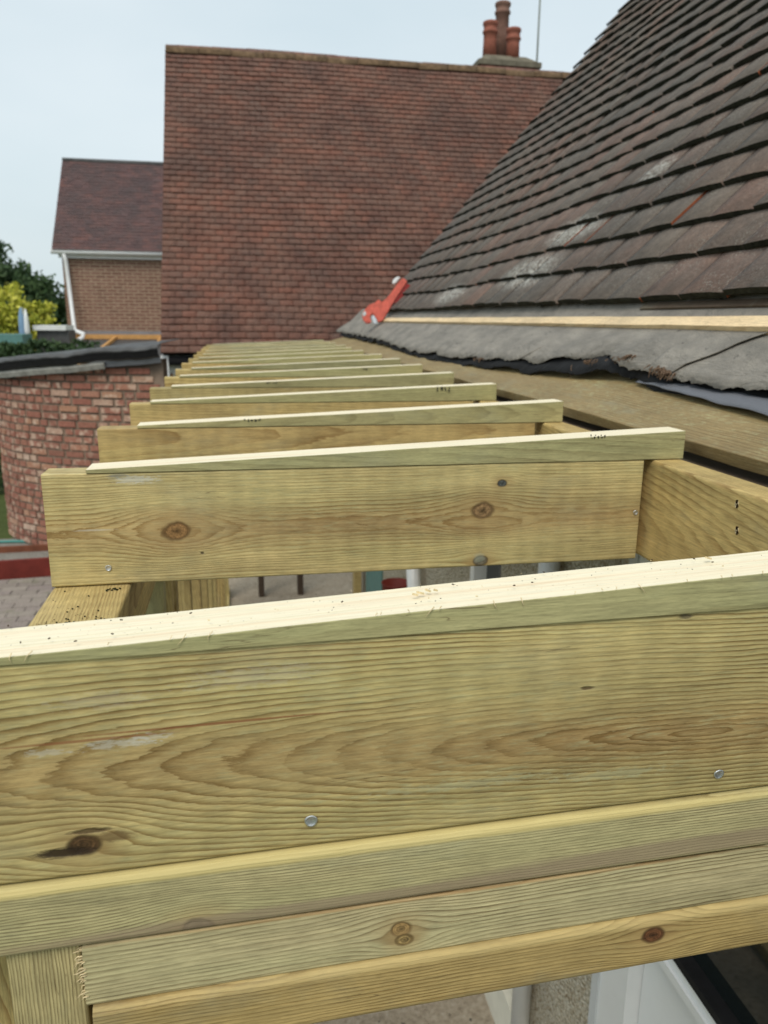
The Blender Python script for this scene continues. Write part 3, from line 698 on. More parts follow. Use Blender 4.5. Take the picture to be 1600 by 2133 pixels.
tl = [M['tile_dark'], M['moss'], M['tile_dark']]; tla = [M['tile_dark_a'], M['moss'], M['tile_dark_a']]
tiled(RF, base, Vector((0, 1, 0)), d_up, .1653, .114, 38, .1653 * 30, tl, tla, 300, 5, sag_main, first=.010, vis=lambda p: p.y > 1.1, chip=.09)
mb = MB(); mb.box(.006, .026, -.2, 1.72, -.004, .008); mb.build('tilting_fillet', M['wood_old'], RF, Matrix.Translation((EX + .002, 0, EZ - .036)) @ Matrix.Rotation(R(-40), 4, 'Y'))
# new batten, sloping board, old fascia
bt = timber('batten', AY, (.893, 2.75, -.003), 4.9, .030, .020, M['wood_fresh'], HS, Matrix.Rotation(R(-38), 4, 'Y'), bev=.001, nl=40, wob=.0018)
timber('eaves_board', AY, (.757, 3.0, -.146), 6.0, .23, .020, M['wood_board'], HS, Matrix.Rotation(R(-16), 4, 'Y'), bev=.002, nl=40, wob=.003)
timber('old_fascia', AY, (.660, 3.2, -.262), 5.6, .078, .125, M['wood_old'], HS, bev=.002, nl=20, wob=.001)
# torn felt sheets
def interp(tab, t):
    if t <= tab[0][0]: return tab[0][1:]
    for (a, *va), (b, *vb) in zip(tab, tab[1:]):
        if t <= b:
            f = (t - a) / (b - a); return [p + (q - p) * f for p, q in zip(va, vb)]
    return tab[-1][1:]
EDGE = [(.5, .795, -.095), (1.07, .793, -.0955), (1.34, .788, -.097), (1.42, .79, -.081), (1.50, .812, -.073), (1.62, .787, -.087), (1.76, .765, -.103), (2.1, .745, -.113), (2.45, .728, -.124), (3.08, .718, -.1285), (3.6, .735, -.118), (4.15, .755, -.105), (5.2, .775, -.100), (6.6, .785, -.098)]
def felt(name, ya, yb, mat, drop=0., top=.985, near=None, jag=1., rag=True, back=0., lower=0.):
    nu, nv = int((yb - ya) / .008), 12; mb = MB()
    for i in range(nu + 1):
        yy0 = ya + (yb - ya) * i / nu
        ex, ez = interp(EDGE, yy0)
        j = noise.noise(Vector((yy0 * 60, 3, drop * 90))) * .005 + noise.noise(Vector((yy0 * 190, 7, 1))) * .006 + max(0, noise.noise(Vector((yy0 * 6, 1, 5)))) * .012 + abs(noise.noise(Vector((yy0 * 420, 2, 1)))) * .004
        if noise.noise(Vector((yy0 * 33, 9, 2))) > .5: j += .009
        ex += j * jag * .8 + back; ez += j * jag * .6 - lower * (1 + 1.6 * max(0, min(1, (1.62 - yy0) * 4)))
        for v in range(nv + 1):
            f = v / nv
            y = yy0 + (near(f) if near else 0)
            if f < .5: x = top + (.886 - top) * f * 2; z = (.085 - (.985 - top)) + (-.012 - .085 + (.985 - top)) * f * 2
            else: x = .886 + (ex - .886) * (f - .5) * 2; z = -.012 + (ez + .012) * (f - .5) * 2 + .006 * math.sin((f - .5) * 2 * math.pi)
            cu = max(0, f - .78) / .22
            z += cu * cu * noise.noise(Vector((y * 8, 21, drop * 50))) * .014
            wr = noise.noise(Vector((y * 5, f * 3, 11))) * .007 + abs(noise.noise(Vector((y * 7 + f * 2, f * 1.5, 31)))) * .005 + noise.noise(Vector((y * 16, f * 5, 4))) * .002
            mb.v.append((x, y, z + H + wr * (f > .5) * min(1, (f - .5) * 4) - drop))
    for i in range(nu):
        for v in range(nv):
            a = i * (nv + 1) + v; mb.face((a, a + 1, a + nv + 2, a + nv + 1), 0, 0, True)
    o = mb.build(name, mat, HS, Matrix.Identity(4)); md = o.modifiers.new('thick', 'SOLIDIFY'); md.thickness = .0013; md.offset = -1
    return o
felt('roofing_felt', 1.19, 6.35, M['felt'], 0., near=lambda f: max(0, 1 - f * 1.0) * -.0 + (.15 * max(0, f - .5) * 2) * 1.0)
felt('roofing_felt', .45, 1.42, M['felt'], .007)
felt('dark_felt_gap_shade', .45, 6.2, M['felt_dark'], .010, jag=.9, back=-.006, lower=.012)  # dark felt fold, extended as a black strip standing in for the shadow below
# membrane hanging out below the felt on the near side
mb = MB(); nu, nv = 60, 8
for i in range(nu + 1):
    y = .62 + .84 * i / nu; fr = (y - .62) / .84
    xl = .712 + .075 * fr; zl = -.162 + (xl - .65) * .287 + .004
    for v in range(nv + 1):
        f = v / nv; x = .845 + (xl - .845) * f; z = -.112 + (zl + .112) * f + .005 * math.sin(f * 3.1) + noise.noise(Vector((y * 12, f * 2, 8))) * .004
        mb.v.append((x, y, z + H + .002))
for i in range(nu):
    for v in range(nv):
        a = i * (nv + 1) + v; mb.face((a, a + 1, a + nv + 2, a + nv + 1), 0, 0, True)
mem = mb.build('breather_membrane', M['membrane'], HS, Matrix.Identity(4)); md = mem.modifiers.new('thick', 'SOLIDIFY'); md.thickness = .0012
# frayed hessian and a loose thread
mb = MB(); rs = random.Random(9)
for (cy, n_, ln) in ((1.53, 70, .026), (1.36, 60, .034), (2.35, 20, .018), (1.66, 24, .018)):
    for k in range(n_):
        yy = cy + rs.gauss(0, .018); ex, ez = interp(EDGE, yy)
        p = Vector((ex + rs.uniform(-.008, .006), yy, ez + H + .006 + rs.uniform(-.003, .004))); pts = [p]
        for q in range(4): p = p + Vector((rs.uniform(-.5, .1), rs.uniform(-.55, .55), rs.uniform(-.75, .12))) * ln / 4; pts.append(p)
        mb.tube(pts, [.0014, .0013, .0011, .0009, .0004], 4, 0)
ex, ez = interp(EDGE, 1.72)
mb.tube([(ex, 1.74, ez + H), (ex - .003, 1.735, ez + H - .03), (ex - .008, 1.728, ez + H - .06), (ex - .004, 1.72, ez + H - .085)], [.0008, .0006, .0005, .0004], 4)
mb.build('frayed_fibres', M['hessian'], HS, Matrix.Identity(4), kind='stuff')

# --- red tool lying at the far end of the eaves
out = [(1190, 210), (1250, 260), (1180, 370), (1100, 480), (1000, 650), (890, 830), (830, 852), (795, 790), (745, 725), (705, 765), (725, 855), (650, 870), (595, 800), (600, 710), (690, 600), (780, 570), (835, 518), (878, 562), (940, 512), (1010, 430), (1055, 370), (1105, 290)]
TL = empty('staple_gun', (.95, 5.05, H + .08)); tag(TL, 'orange red hand staple gun lying at the far end of the eaves', 'hand tool')
# outline laid in a plane facing the lower left, about 0.26 m long
def tool_prism(pts, th, mat, name, off=0., bev=.004):
    k = .00042; me = bpy.data.meshes.new(name); bm = bmesh.new()
    vs = [bm.verts.new(((x - 900) * k, off, -(y - 560) * k)) for x, y in pts]
    f = bm.faces.new(vs); r = bmesh.ops.extrude_face_region(bm, geom=[f])
    bmesh.ops.translate(bm, verts=[g for g in r['geom'] if isinstance(g, bmesh.types.BMVert)], vec=(0, th, 0))
    bmesh.ops.recalc_face_normals(bm, faces=bm.faces); bmesh.ops.bevel(bm, geom=list(bm.edges), offset=bev, segments=2, affect='EDGES')
    bm.to_mesh(me); bm.free(); me.materials.append(M[mat])
    o = link(name, me, TL, Matrix.Translation((.877, 4.82, H + .108)) @ Matrix.Rotation(R(-10), 4, 'Z') @ Matrix.Rotation(R(-8), 4, 'X'))
    return o
tool_prism(out, .036, 'tool_red', 'body'); tool_prism([(1225, 260), (1300, 320), (1250, 470), (1120, 600), (1040, 560), (1140, 400)], .03, 'tool_dark', 'grip', .010)
tool_prism([(1030, 250), (1090, 190), (1150, 195), (1080, 285), (1035, 300)], .02, 'upvc', 'end_cap', .008)
tool_prism([(728, 770), (770, 735), (800, 800), (815, 865), (760, 868)], .02, 'steel', 'nose', .008, .002); tool_prism([(600, 715), (640, 690), (655, 740), (610, 775)], .012, 'upvc_grey', 'spring_housing', -.004, .002)

# --- the house across the end, with the big red tile roof
FK = 1.38
FH = empty('tiled_house', (2.6, 11, 0)); tag(FH, 'house with tall red brown tile roof and chimney beyond the joists', 'house')
pa = R(51.8); FX0 = -.655 * FK; fy, fz = 6.80 * FK, H - .286 * FK; SL = 3.84 * FK
f_up = Vector((0, math.cos(pa), math.sin(pa))); f_n = Vector((0, -math.sin(pa), math.cos(pa)))
fb = Vector((FX0, fy, fz)) - f_n * .04
FL = .1653 * 48
mb = MB(); q0 = fb + f_up * .05 - f_n * .012; q1 = fb + f_up * SL - f_n * .012
for p in (q0, q1):
    for xx in (FX0 + .015, FX0 + FL):
        for dn in (0, -.06): mb.v.append((xx, p.y + f_n.y * dn, p.z + f_n.z * dn))
mb.f = [(0, 2, 6, 4), (1, 5, 7, 3), (0, 4, 5, 1), (2, 3, 7, 6), (0, 1, 3, 2), (4, 6, 7, 5)]; mb.mi = [0] * 6; mb.r = [0] * 6; mb.sm = [False] * 6
FRF = mb.build('roof', M['felt_dark'], FH, Matrix.Identity(4))
tiled(FRF, fb, Vector((1, 0, 0)), f_up, .1653, .1, 53, FL, [M['tile_red'], M['moss_red'], M['tile_red']], [M['tile_red_a'], M['moss_red'], M['tile_red_a']], 300, 11,
      lambda a, s: .010 * math.sin(a * 1.7 + s) + .007 * math.sin(s * 2.3 + a), vis=lambda p: p.x < 1.2, gap=-.005, camb=.0003, jit=.9, thick=.019)
ry, rz = fy + math.cos(pa) * SL, fz + math.sin(pa) * SL
rg = random.Random(21)
for k in range(17):                                          # half-round ridge tiles
    mb = MB(); seg = 10
    for j, xx in enumerate((0, .455)):
        for i in range(seg + 1):
            t = math.pi * i / seg
            for rr in (.105, .09): mb.v.append((xx, -math.cos(t) * rr, math.sin(t) * rr - .075))
    n_ = (seg + 1) * 2
    for i in range(seg):
        a = i * 2; mb.face((a, a + 2, a + 2 + n_, a + n_), 0, 0, True); mb.face((a + 1, a + 1 + n_, a + 3 + n_, a + 3), 0, 0, True)
        mb.face((a, a + 1, a + 3, a + 2), 1); mb.face((a + n_, a + 2 + n_, a + 3 + n_, a + 1 + n_), 1)
    mb.build('ridge_tile', [M['ridge_moss'], M['ridge_moss']], FRF, Matrix.Translation((FX0 + .01 + k * .462, ry + .02, rz + rg.uniform(-.012, .008))) @ Matrix.Rotation(rg.uniform(-.015, .015), 4, 'Y'))
mb = MB(); mb.add([(FX0 + .1, ry + .02, rz - .05), (FX0 + FL, ry + .02, rz - .05), (FX0 + FL, ry + 3.4, fz - .1), (FX0 + .1, ry + 3.4, fz - .1)], [(0, 1, 2, 3)]); bk = mb.build('rear_slope', M['tile_red_a'], FRF, Matrix.Identity(4)); bk.modifiers.new('t', 'SOLIDIFY').thickness = .05
mb = MB(); mb.box(FX0 + .10, FX0 + FL - .1, fy + .30, ry + 3.1, 0, fz - .05); mb.build('wall', M['cream_paint'], FH, Matrix.Identity(4))
mb = MB(); mb.add([(FX0 + .10, fy + .32, fz - .05), (FX0 + .10, ry + 3.1, fz - .05), (FX0 + .10, ry, rz - .35)], [(0, 1, 2)]); gw = mb.build('gable_wall', M['cream_paint'], FH, Matrix.Identity(4)); gw.modifiers.new('t', 'SOLIDIFY').thickness = -.1
mb = MB(); mb.box(FX0 + .02, FX0 + FL, fy + .17, fy + .19, fz - .24, fz - .03); mb.build('fascia_board', M['white_paint'], FH, Matrix.Identity(4))
mb = MB(); mb.tube([(FX0 + .08, fy + .09, fz - .09), (FX0 + FL, fy + .09, fz - .09)], .055, 12); mb.build('gutter', M['felt_dark'], FH, Matrix.Identity(4))
mb = MB(); mb.box(FX0 - .01, FX0 + .075, fy + .05, fy + .17, fz - .29, fz - .03); mb.build('gutter_end_box', M['upvc'], FH, Matrix.Identity(4))
def ck(x, y, z): return (x * FK, y * FK, H + z * FK)
CH = empty('chimney', ck(3.16, 9.72, 2.2), FH); CH.matrix_basis = parent_inv(FH) @ Matrix.Translation(ck(3.16, 9.72, 2.2))
def cbox(mb, x0, x1, y0, y1, z0, z1): a = ck(x0, y0, z0); b = ck(x1, y1, z1); mb.box(a[0], b[0], a[1], b[1], a[2], b[2])
mb = MB(); cbox(mb, 2.84, 3.50, 9.45, 9.98, 2.0, 2.88); mb.build('stack', M['brick_a'], CH, Matrix.Identity(4))
mb = MB(); cbox(mb, 2.80, 3.56, 9.42, 10.02, 2.86, 2.915)
mb.add([ck(*p) for p in ((2.82, 9.43, 2.915), (3.54, 9.43, 2.915), (3.54, 10., 2.915), (2.82, 10., 2.915), (2.90, 9.52, 2.99), (3.40, 9.52, 2.99), (3.40, 9.92, 2.99), (2.90, 9.92, 2.99))], [(0, 1, 5, 4), (1, 2, 6, 5), (2, 3, 7, 6), (3, 0, 4, 7), (4, 5, 6, 7)])
mb.build('flaunching', M['cement'], CH, Matrix.Identity(4))
def pot(x, y, z, h, r, mat):
    mb = MB(); mb.lathe([(r * 1.0, 0), (r * .93, h * .5), (r * .92, h - .13), (r * 1.08, h - .12), (r * 1.10, h - .10), (r * .95, h - .085), (r * .93, h - .05), (r * 1.08, h - .035), (r * 1.10, h - .01), (r, h), (r * .8, h), (r * .8, h - .1), (.001, h - .12)], 24)
    mb.v = [(v[0] * FK, v[1] * FK, v[2] * FK) for v in mb.v]
    mb.build('chimney_pot', M[mat], CH, Matrix.Translation(ck(x, y, z)))
pot(2.985, 9.62, 2.96, .40, .082, 'pot_red'); pot(3.19, 9.82, 2.96, .68, .086, 'pot_brown'); pot(3.255, 9.58, 2.96, .335, .080, 'pot_red')
mb = MB(); mb.tube([ck(3.62, 9.75, 2.4), ck(3.62, 9.75, 4.6)], .016, 8); mb.build('aerial_pole', M['pole'], FH, Matrix.Identity(4))

# --- curved brick outbuilding on the left
OB = empty('curved_outbuilding', (-1.6, 8.2, 0)); tag(OB, 'old red brick outbuilding with curved wall and felted flat roof edge', 'outbuilding')
ctrl = [(-2.15, 9.6), (-2.40, 8.85), (-2.38, 8.15), (-2.20, 7.80), (-1.975, 7.565), (-1.6, 7.30), (-1.15, 7.10), (-.70, 6.98), (-.60, 6.96)]
def catmull(c, n=24):
    pts = []
    for i in range(len(c) - 1):
        p0 = Vector(c[max(i - 1, 0)]); p1 = Vector(c[i]); p2 = Vector(c[i + 1]); p3 = Vector(c[min(i + 2, len(c) - 1)])
        for k in range(n):
            t = k / n; pts.append(.5 * ((2 * p1) + (p2 - p0) * t + (2 * p0 - 5 * p1 + 4 * p2 - p3) * t * t + (3 * p1 - p0 - 3 * p2 + p3) * t ** 3))
    pts.append(Vector(c[-1])); return pts
cv = catmull(ctrl); cum = [0.]
for a, b in zip(cv, cv[1:]): cum.append(cum[-1] + (b - a).length)
LT = cum[-1] - .06
def on_curve(s):
    for i in range(len(cum) - 1):
        if s <= cum[i + 1] or i == len(cum) - 2:
            f = (s - cum[i]) / (cum[i + 1] - cum[i]); p = cv[i].lerp(cv[i + 1], f); t = (cv[i + 1] - cv[i]).normalized(); return p, t
def top_z(s): return H - .70 + .36 * min(1, max(0, (s / LT)) ) 
# mortar core
mb = MB(); ns = 120
for i in range(ns + 1):
    s = LT * i / ns; p, t = on_curve(s); nn = Vector((t.y, -t.x))      # outward normal, towards the viewer
    for off in (-.004, -.11):
        q = p + nn * off
        mb.v.append((q.x, q.y, 0)); mb.v.append((q.x, q.y, top_z(s)))
for i in range(ns):
    a = i * 4; mb.face((a, a + 4, a + 5, a + 1), 0, 0, True); mb.face((a + 2, a + 3, a + 7, a + 6), 0); mb.face((a + 1, a + 5, a + 7, a + 3), 0)
CW = mb.build('wall', M['mortar'], OB, Matrix.Identity(4))
rg = random.Random(31); bl = []
def brick_src(ln):
    mb = MB(); mb.box(-ln / 2, ln / 2, -.007, .05, -.0242, .0242); return mb, mb.mesh('brick', M['brick'])
BSR = {k: brick_src(v) for k, v in dict(s=.180, h=.078).items()}
for c in range(27):
    z = .02 + c * .0688 + .03; s = .03 + rg.uniform(0, .12)
    while s < LT - .1:
        kd = 's' if rg.random() < (.72 if s > LT - 1.5 else .35) else 'h'; ln = .197 if kd == 's' else .093
        if s + ln > LT: break
        if abs(s + ln / 2 - (LT - 1.02 + .012 * (c % 3))) < .028 and 9 < c < 20 and rg.random() < .7: s += .035; continue
        p, t = on_curve(s + ln / 2)
        if z + .035 < top_z(s) + .01:
            m = Matrix(((t.x, -t.y, 0, p.x), (t.y, t.x, 0, p.y), (0, 0, 1, z), (0, 0, 0, 1)))
            m = m @ Matrix.Translation((0, rg.uniform(-.003, .004), rg.uniform(-.002, .002))) @ Matrix.Rotation(rg.uniform(-.012, .012), 4, 'Y') @ Matrix.Rotation(rg.uniform(-.02, .02), 4, 'Z')
            bl.append((s, c, m, kd, rg.random()))
        s += ln + rg.uniform(.009, .014)
# the pieces that face the viewer are single bricks, the rest one mass
def seen(b): return 1.3 < b[0] < LT
bl.sort(key=lambda b: (not seen(b), -b[1] * .35 + abs(b[0] - 2.2)))
for s, c, m, kd, q in bl[:300]: link('brick', BSR[kd][1], CW, m)
big = MB()
for s, c, m, kd, q in bl[300:]:
    src = BSR[kd][0]; big.add([tuple(m @ Vector(v)) for v in src.v], src.f, 0, q)
big.build('bricks', M['brick_a'], CW, kind='stuff')
# felted flat roof and its drooping edge
def ribbon(name, prof, mat, s0=0., s1=None, parent=OB, nse=140, amp=.01):
    mb = MB(); s1 = s1 or LT; k = len(prof)
    for i in range(nse + 1):
        s = s0 + (s1 - s0) * i / nse; p, t = on_curve(s); nn = Vector((t.y, -t.x)); tz = top_z(s)
        wv = noise.noise(Vector((s * 3, 2, 5))) * amp * 1.6 + noise.noise(Vector((s * 11, 7, 5))) * amp * .6
        for (off, dz) in prof:
            q = p + nn * (off + wv * .6); mb.v.append((q.x, q.y, tz + dz + wv * (1 if off > 0 else .5)))
    for i in range(nse):
        for j in range(k - 1):
            a = i * k + j; mb.face((a, a + k, a + k + 1, a + 1), 0, 0, False)
    o = mb.build(name, mat, parent, Matrix.Identity(4)); md = o.modifiers.new('t', 'SOLIDIFY'); md.thickness = .006
    return o
ribbon('edge_trim', [(.075, -.045), (.09, -.005), (.085, .015)], M['felt_edge'], 0, LT * .87, amp=.006)
ribbon('edge_trim', [(.055, -.03), (.065, .0), (.06, .02)], M['lead'], LT * .85, LT, amp=.004)
ribbon('roof_felt', [(.075, .018), (.11, .055), (.125, .10), (.10, .125), (.0, .14), (-.5, .16)], M['felt_flat'], amp=.016)
ribbon('felt_lip', [(.105, .03), (.117, .066), (.126, .088)], M['felt_dark'], amp=.012)

# --- brick house in the distance
BH = empty('brick_house', (-3, 20, 0)); tag(BH, 'distant brown brick house with plum tile roof and white downpipe', 'house')
bx0, bx1 = -3.82, 4.0; by = 18.9
mb = MB(); mb.box(bx0, bx1, by, by + 5, 0, H + 1.38); BW = mb.build('wall', M['mortar_far'], BH, Matrix.Identity(4))
mb = MB(); rg = random.Random(41)
for c in range(48):
    z = .01 + c * .075; x = bx0 - .1 * (c % 2)
    if z < .9: continue
    while x < -1.0:
        a = max(x, bx0); mb.box(a, x + .212, by - .008, by + .02, z, z + .058, 0, rg.random()); x += .228
mb.build('bricks', M['brick_far'], BW, kind='stuff')
bp = R(47.5); b_up = Vector((0, math.cos(bp), math.sin(bp))); b_n = Vector((0, -math.sin(bp), math.cos(bp)))
bb = Vector((bx0 - .15, by - .22, H + 1.44))
mb = MB(); q1 = bb + b_up * 2.93
mb.add([tuple(bb), (bx1, bb.y, bb.z), (bx1, q1.y, q1.z), (bb.x, q1.y, q1.z), (bx1, q1.y + 2.2, bb.z), (bb.x, q1.y + 2.2, bb.z)], [(0, 1, 2, 3), (3, 2, 4, 5), (0, 3, 5), (1, 4, 2), (0, 5, 4, 1)])
BR_ = mb.build('roof', M['felt_dark'], BH, Matrix.Identity(4))
mb = MB()
for r_ in range(29):
    x = bb.x - (.08 if r_ % 2 else 0)
    while x < -.9:
        p = bb + b_up * (r_ * .1) + b_n * (.015 + rg.uniform(0, .006)); a = max(x, bb.x); q = p + b_up * .14 - b_n * .012
        mb.add([(a, p.y, p.z), (x + .162, p.y, p.z), (x + .162, q.y, q.z), (a, q.y, q.z), (a, p.y + b_n.y * .014, p.z - b_n.z * .02), (x + .162, p.y + b_n.y * .014, p.z - b_n.z * .02)], [(0, 1, 2, 3), (4, 5, 1, 0)], 0, rg.random()); x += .165
mb.build('roof_tiles', M['tile_plum_a'], BR_, kind='stuff')
mb = MB(); mb.tube([(bb.x, q1.y, q1.z), (-.8, q1.y, q1.z)], .055, 8); mb.build('ridge', M['felt_flat'], BR_, Matrix.Identity(4))
mb = MB(); mb.box(bx0 - .05, -.9, by - .10, by - .075, H + 1.27, H + 1.44); mb.build('fascia_board', M['white_paint'], BH, Matrix.Identity(4))
mb = MB(); mb.tube([(bx0 - .18, by - .17, H + 1.40), (-.9, by - .17, H + 1.40)], .058, 10); mb.build('gutter', M['upvc'], BH, Matrix.Identity(4))
mb = MB(); mb.tube([(bx0 + .08, by - .17, H + 1.36), (bx0 + .10, by - .12, H + 1.2), (bx0 + .20, by - .34, H - .24), (bx0 + .23, by - .45, H - .29), (bx0 + .42, by - .50, H - .36), (bx0 + .40, by - .60, H - .44), (bx0 + .12, by - 1.1, H - .66), (bx0 + .08, by - 1.3, H - .9)], .046, 10); mb.build('downpipe', M['upvc'], BH, Matrix.Identity(4))

# --- unfinished lean-to roof between the outbuilding and the brick house
UL = empty('unfinished_lean_to', (-2.4, 16.5, 0)); tag(UL, 'half built lean-to with orange timbers below the distant brick wall', 'lean-to')
mb = MB(); mb.box(-3.6, -1.3, 18.72, 18.88, H - .38, H - .30); mb.build('flashing', M['lead'], UL, Matrix.Identity(4))
mb = MB(); mb.box(-4.6, -1.3, 18.60, 18.70, H - .47, H - .37); mb.build('wall_plate', M['orange_timber'], UL, Matrix.Identity(4))
mb = MB(); mb.add([(-4.6, 18.6, H - .50), (-1.3, 18.6, H - .50), (-1.2, 13.5, H - .95), (-4.2, 13.5, H - .95)], [(0, 1, 2, 3)]); us = mb.build('underlay', M['felt_flat'], UL, Matrix.Identity(4)); us.modifiers.new('t', 'SOLIDIFY').thickness = .02
for xx in (-1.75, -2.75, -3.7, -4.4):
    mb = MB(); mb.box(-.025, .025, -5.0, 0, .01, .08); mb.build('rafter', M['orange_timber'], UL, Matrix.Translation((xx, 18.58, H - .485)) @ Matrix.Rotation(R(5), 4, 'X'))
mb = MB(); mb.box(-4.3, -1.3, 13.4, 18.5, 0, H - 1.05); mb.build('base_wall', M['brick_far'], UL, Matrix.Identity(4))

# ------------------------------------------------------------------ vegetation
def foliage(mb, c, rad, n, size, rg, clump=None, flat=.6):
    c = Vector(c); cl = []
    for k in range(clump or max(6, n // 60)):
        while True:
            d = Vector((rg.uniform(-1, 1), rg.uniform(-1, 1), rg.uniform(-1, 1)))
            if .25 < d.length < 1: break
        d = d.normalized() * (d.length ** .45) * rg.uniform(.75, 1.02); cl.append((d, rg.random()))
    for k in range(n):
        d, q = rg.choice(cl)
        p = Vector((d.x * rad[0], d.y * rad[1], d.z * rad[2])) + Vector((rg.gauss(0, 1) * rad[0], rg.gauss(0, 1) * rad[1], rg.gauss(0, 1) * rad[2])) * .13
        a = Vector((rg.gauss(0, 1), rg.gauss(0, 1), rg.gauss(0, flat))).normalized(); b = a.orthogonal().normalized(); b.rotate(Matrix.Rotation(rg.uniform(0, 6.3), 3, a))
        s = size * rg.uniform(.6, 1.3); c0 = c + p; t = a.cross(b) * s * .45; b = b * s
        mb.add([tuple(c0 - b * .5), tuple(c0 + t * .6), tuple(c0 + b * .55), tuple(c0 - t * .6)], [(0, 1, 2, 3)], 0, min(1, max(0, q * .6 + rg.random() * .4)))
def tree(name, label, cat, base, trunk_h, blobs, leaf, size, seed, tr=.2, group=None):
    rg = random.Random(seed); T = empty(name, base); tag(T, label, cat, group)
    mb = MB(); b = Vector(base)
    mb.tube([b, b + Vector((.1, 0, trunk_h * .5)), b + Vector((0, .1, trunk_h))], [tr, tr * .8, tr * .5], 8)
    for (c, r_, n) in blobs:
        c = Vector(c); mb.tube([b + Vector((0, 0, trunk_h * .6)), (b + Vector((0, 0, trunk_h)) + c) / 2, c], [tr * .4, tr * .25, tr * .08], 6)
    mb.build('trunk', M['bark'], T, Matrix.Identity(4))
    mb = MB()
    for (c, r_, n) in blobs: foliage(mb, c, r_, n, size, rg)
    mb.build('crown', M[leaf], T, Matrix.Identity(4))
    return T
tree('broadleaf_tree', 'tall dark green tree at the left edge behind the golden shrub', 'tree', (-10.2, 34, 0), 3.5,
     [((-9.9, 34, H + 1.1), (1.5, 1.5, 2.2), 4200), ((-9.0, 34, H + .4), (1.35, 1.4, 1.8), 3200), ((-11.6, 34, H + .8), (1.9, 1.8, 2.3), 1500), ((-10.0, 33.6, H - 1.0), (2.6, 1.6, 1.4), 1500)], 'leaf_dark', .24, 51, .25)
tree('hedge_tree', 'darker rounded tree next to the brick house corner', 'tree', (-7.5, 32.5, 0), 2.2,
     [((-7.5, 32.5, H + .4), (1.1, 1.2, 1.5), 3200), ((-6.9, 32.2, H - .5), (1.1, 1.1, 1.2), 1500), ((-8.2, 32, H - .6), (1.3, 1.1, 1.3), 1300)], 'leaf_mid', .22, 52, .18)
tree('golden_shrub', 'bright yellow green rounded shrub in front of the dark trees', 'shrub', (-4.05, 15.6, 0), 1.1,
     [((-4.15, 15.6, H + .10), (.52, .5, .50), 2600), ((-3.66, 15.55, H - .08), (.40, .4, .36), 1500), ((-4.55, 15.7, H + .15), (.5, .5, .55), 1300), ((-4.1, 15.4, H - .35), (.7, .4, .4), 1300)], 'leaf_yellow', .085, 53, .06)
rg = random.Random(61)
IV = empty('ivy_clump', (-2.55, 10.6, 0)); tag(IV, 'dark green ivy growing over the flat roof of the brick outbuilding', 'ivy')
mb = MB(); mb.tube([(-2.6, 10.7, 0), (-2.55, 10.65, 1.0), (-2.5, 10.6, H - .55)], [.05, .04, .02], 6); mb.build('stem', M['bark'], IV, Matrix.Identity(4))
mb = MB()
for (cx, cz, rx, n) in ((-2.95, -.44, .40, 1100), (-2.45, -.42, .38, 1100), (-2.05, -.40, .25, 600)): foliage(mb, (cx, 10.6, H + cz), (rx, .35, .13), n, .065, rg, clump=26)
mb.build('leaves', M['leaf_dark'], IV, Matrix.Identity(4))
HG = empty('clipped_hedge', (-3.6, 10.4, 0)); tag(HG, 'shady hedge at the left edge beside the curved brick wall', 'hedge')
mb = MB(); mb.tube([(-3.6, 10.4, 0), (-3.6, 10.4, .9)], [.05, .03], 6); mb.build('stem', M['bark'], HG, Matrix.Identity(4))
mb = MB()
for cx in (-3.2, -3.8, -4.4): foliage(mb, (cx, 10.2, .62), (.45, .4, .72), 1500, .08, rg, clump=40)
mb.build('leaves', M['leaf_mid'], HG, Matrix.Identity(4))
# far hedge line to close the horizon
FHG = empty('boundary_hedge', (-14, 45, 0)); tag(FHG, 'long dark hedge line on the horizon far left', 'hedge')
mb = MB(); mb.tube([(-14, 45, 0), (-14, 45, 1.6)], [.1, .05], 6); mb.build('stem', M['bark'], FHG, Matrix.Identity(4))
mb = MB()
for k in range(12): foliage(mb, (-24 + k * 1.6, 45, 1.3), (1.3, .8, 1.3), 500, .3, rg, clump=20)
mb.build('leaves', M['leaf_dark'], FHG, Matrix.Identity(4))

# ------------------------------------------------------------------ garden things on the left
SH = empty('flat_roof_shed', (-3.2, 14.4, 0)); tag(SH, 'small garden shed with white flat roof left of the brick house', 'shed')
mb = MB(); mb.box(-3.46, -2.93, 14.3, 15.0, H - .22, H - .14); mb.build('roof', M['white_paint'], SH, Matrix.Identity(4))
mb = MB(); mb.box(-3.42, -2.9, 14.36, 14.95, 0, H - .22); mb.build('wall', M['felt_flat'], SH, Matrix.Identity(4))
GP = empty('folded_parasol', (-3.57, 14.2, 0)); tag(GP, 'folded blue and white parasol standing before the golden shrub', 'parasol')
mb = MB(); mb.tube([(-3.57, 14.2, 0), (-3.57, 14.2, H + .15)], .015, 8); mb.build('pole', M['pole'], GP, Matrix.Identity(4))
mb = MB(); mb.lathe([(.05, 0), (.06, .1), (.05, .35), (.02, .48), (.005, .52)], 10, at=(-3.60, 14.2, H - .36)); mb.build('cloth', M['blue_cloth'], GP, Matrix.Identity(4))
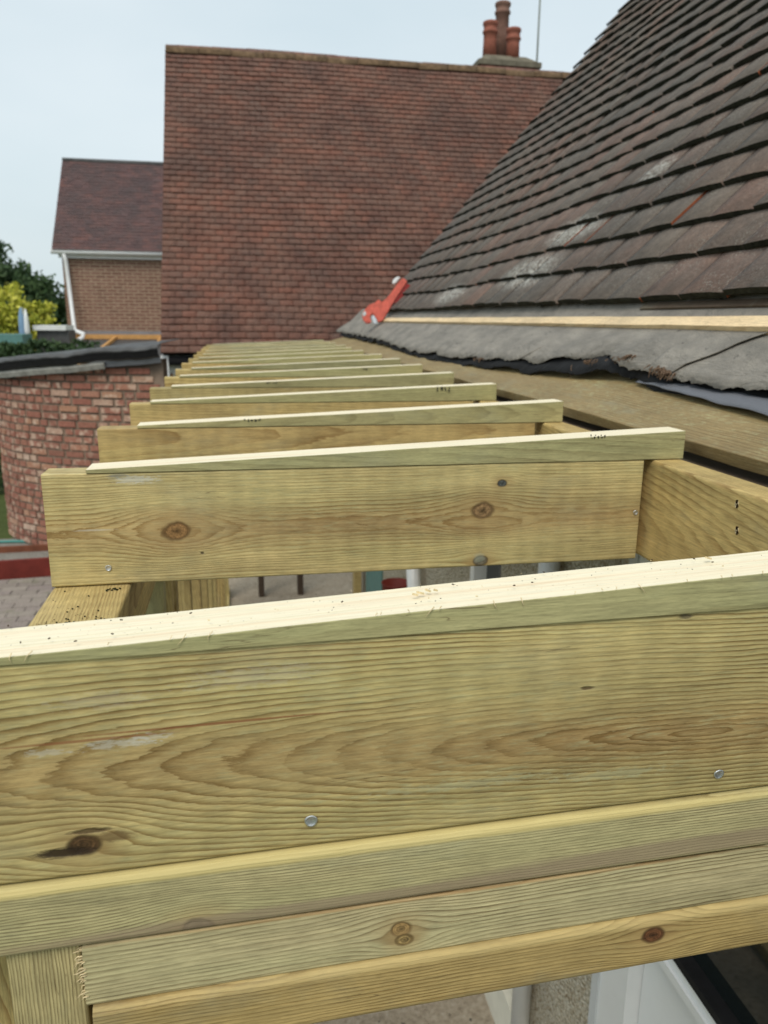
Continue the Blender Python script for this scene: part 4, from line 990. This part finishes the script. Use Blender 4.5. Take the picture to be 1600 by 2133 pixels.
mb = MB(); mb.lathe([(.035, 0), (.045, .1), (.035, .33), (.01, .46)], 10, at=(-3.52, 14.17, H - .33)); mb.build('cloth', M['upvc'], GP, Matrix.Identity(4))
CF = empty('cold_frame', (-3.8, 13.4, 0)); tag(CF, 'low teal plastic garden frame at the left edge under the shrub', 'garden frame')
mb = MB(); mb.box(-4.4, -3.36, 13.2, 13.8, H - .42, H - .27); mb.build('lid', M['teal'], CF, Matrix.Identity(4))
mb = MB(); mb.box(-4.38, -3.38, 13.22, 13.78, 0, H - .42); mb.build('side', M['leaf_dark'], CF, Matrix.Identity(4))
# edging boards and hose on the path
def edging(name, label, y, z0, z1, mat, yaw):
    mb = MB(); mb.box(-2.6, 1.6, -.02, .02, 0, z1 - z0)
    o = mb.build(name, mat, None, Matrix.Translation((-2.2, y, z0)) @ Matrix.Rotation(R(yaw), 4, 'Z')); tag(o, label, 'edging board'); return o
edging('edging_board', 'low brown timber edging board at the foot of the curved brick wall', 7.42, .004, .06, M['brown_edge'], 2.0)
edging('edging_board', 'oxide red painted board edging the grey block paving', 6.60, .004, .165, M['red_paint'], 5.0)
mb = MB(); pts = [(-3.6 + 1.9 * k / 20, 8.06 - .50 * k / 20 + .05 * math.sin(k * .5), .02) for k in range(21)]
mb.tube(pts, .014, 8); tag(mb.build('garden_hose', M['hose']), 'teal garden hose lying at the foot of the curved wall', 'hose')
# bucket by the wall
BK = empty('bucket', (.66, 3.24, .006)); tag(BK, 'dark red plastic tub on a stand by the pebbledash wall', 'bucket')
mb = MB(); mb.lathe([(.05, .72), (.065, .99), (.068, .995), (.062, .995), (.048, .74)], 20, at=(.66, 3.24, 0)); mb.build('tub', M['red_paint'], BK, Matrix.Identity(4))
mb = MB()
for a in range(3): mb.tube([((.66 + .04 * math.cos(a * 2.1)), 3.24 + .04 * math.sin(a * 2.1), .72), (.66 + .05 * math.cos(a * 2.1), 3.24 + .05 * math.sin(a * 2.1), .006)], .012, 6)
mb.build('stand', M['pole'], BK, Matrix.Identity(4))
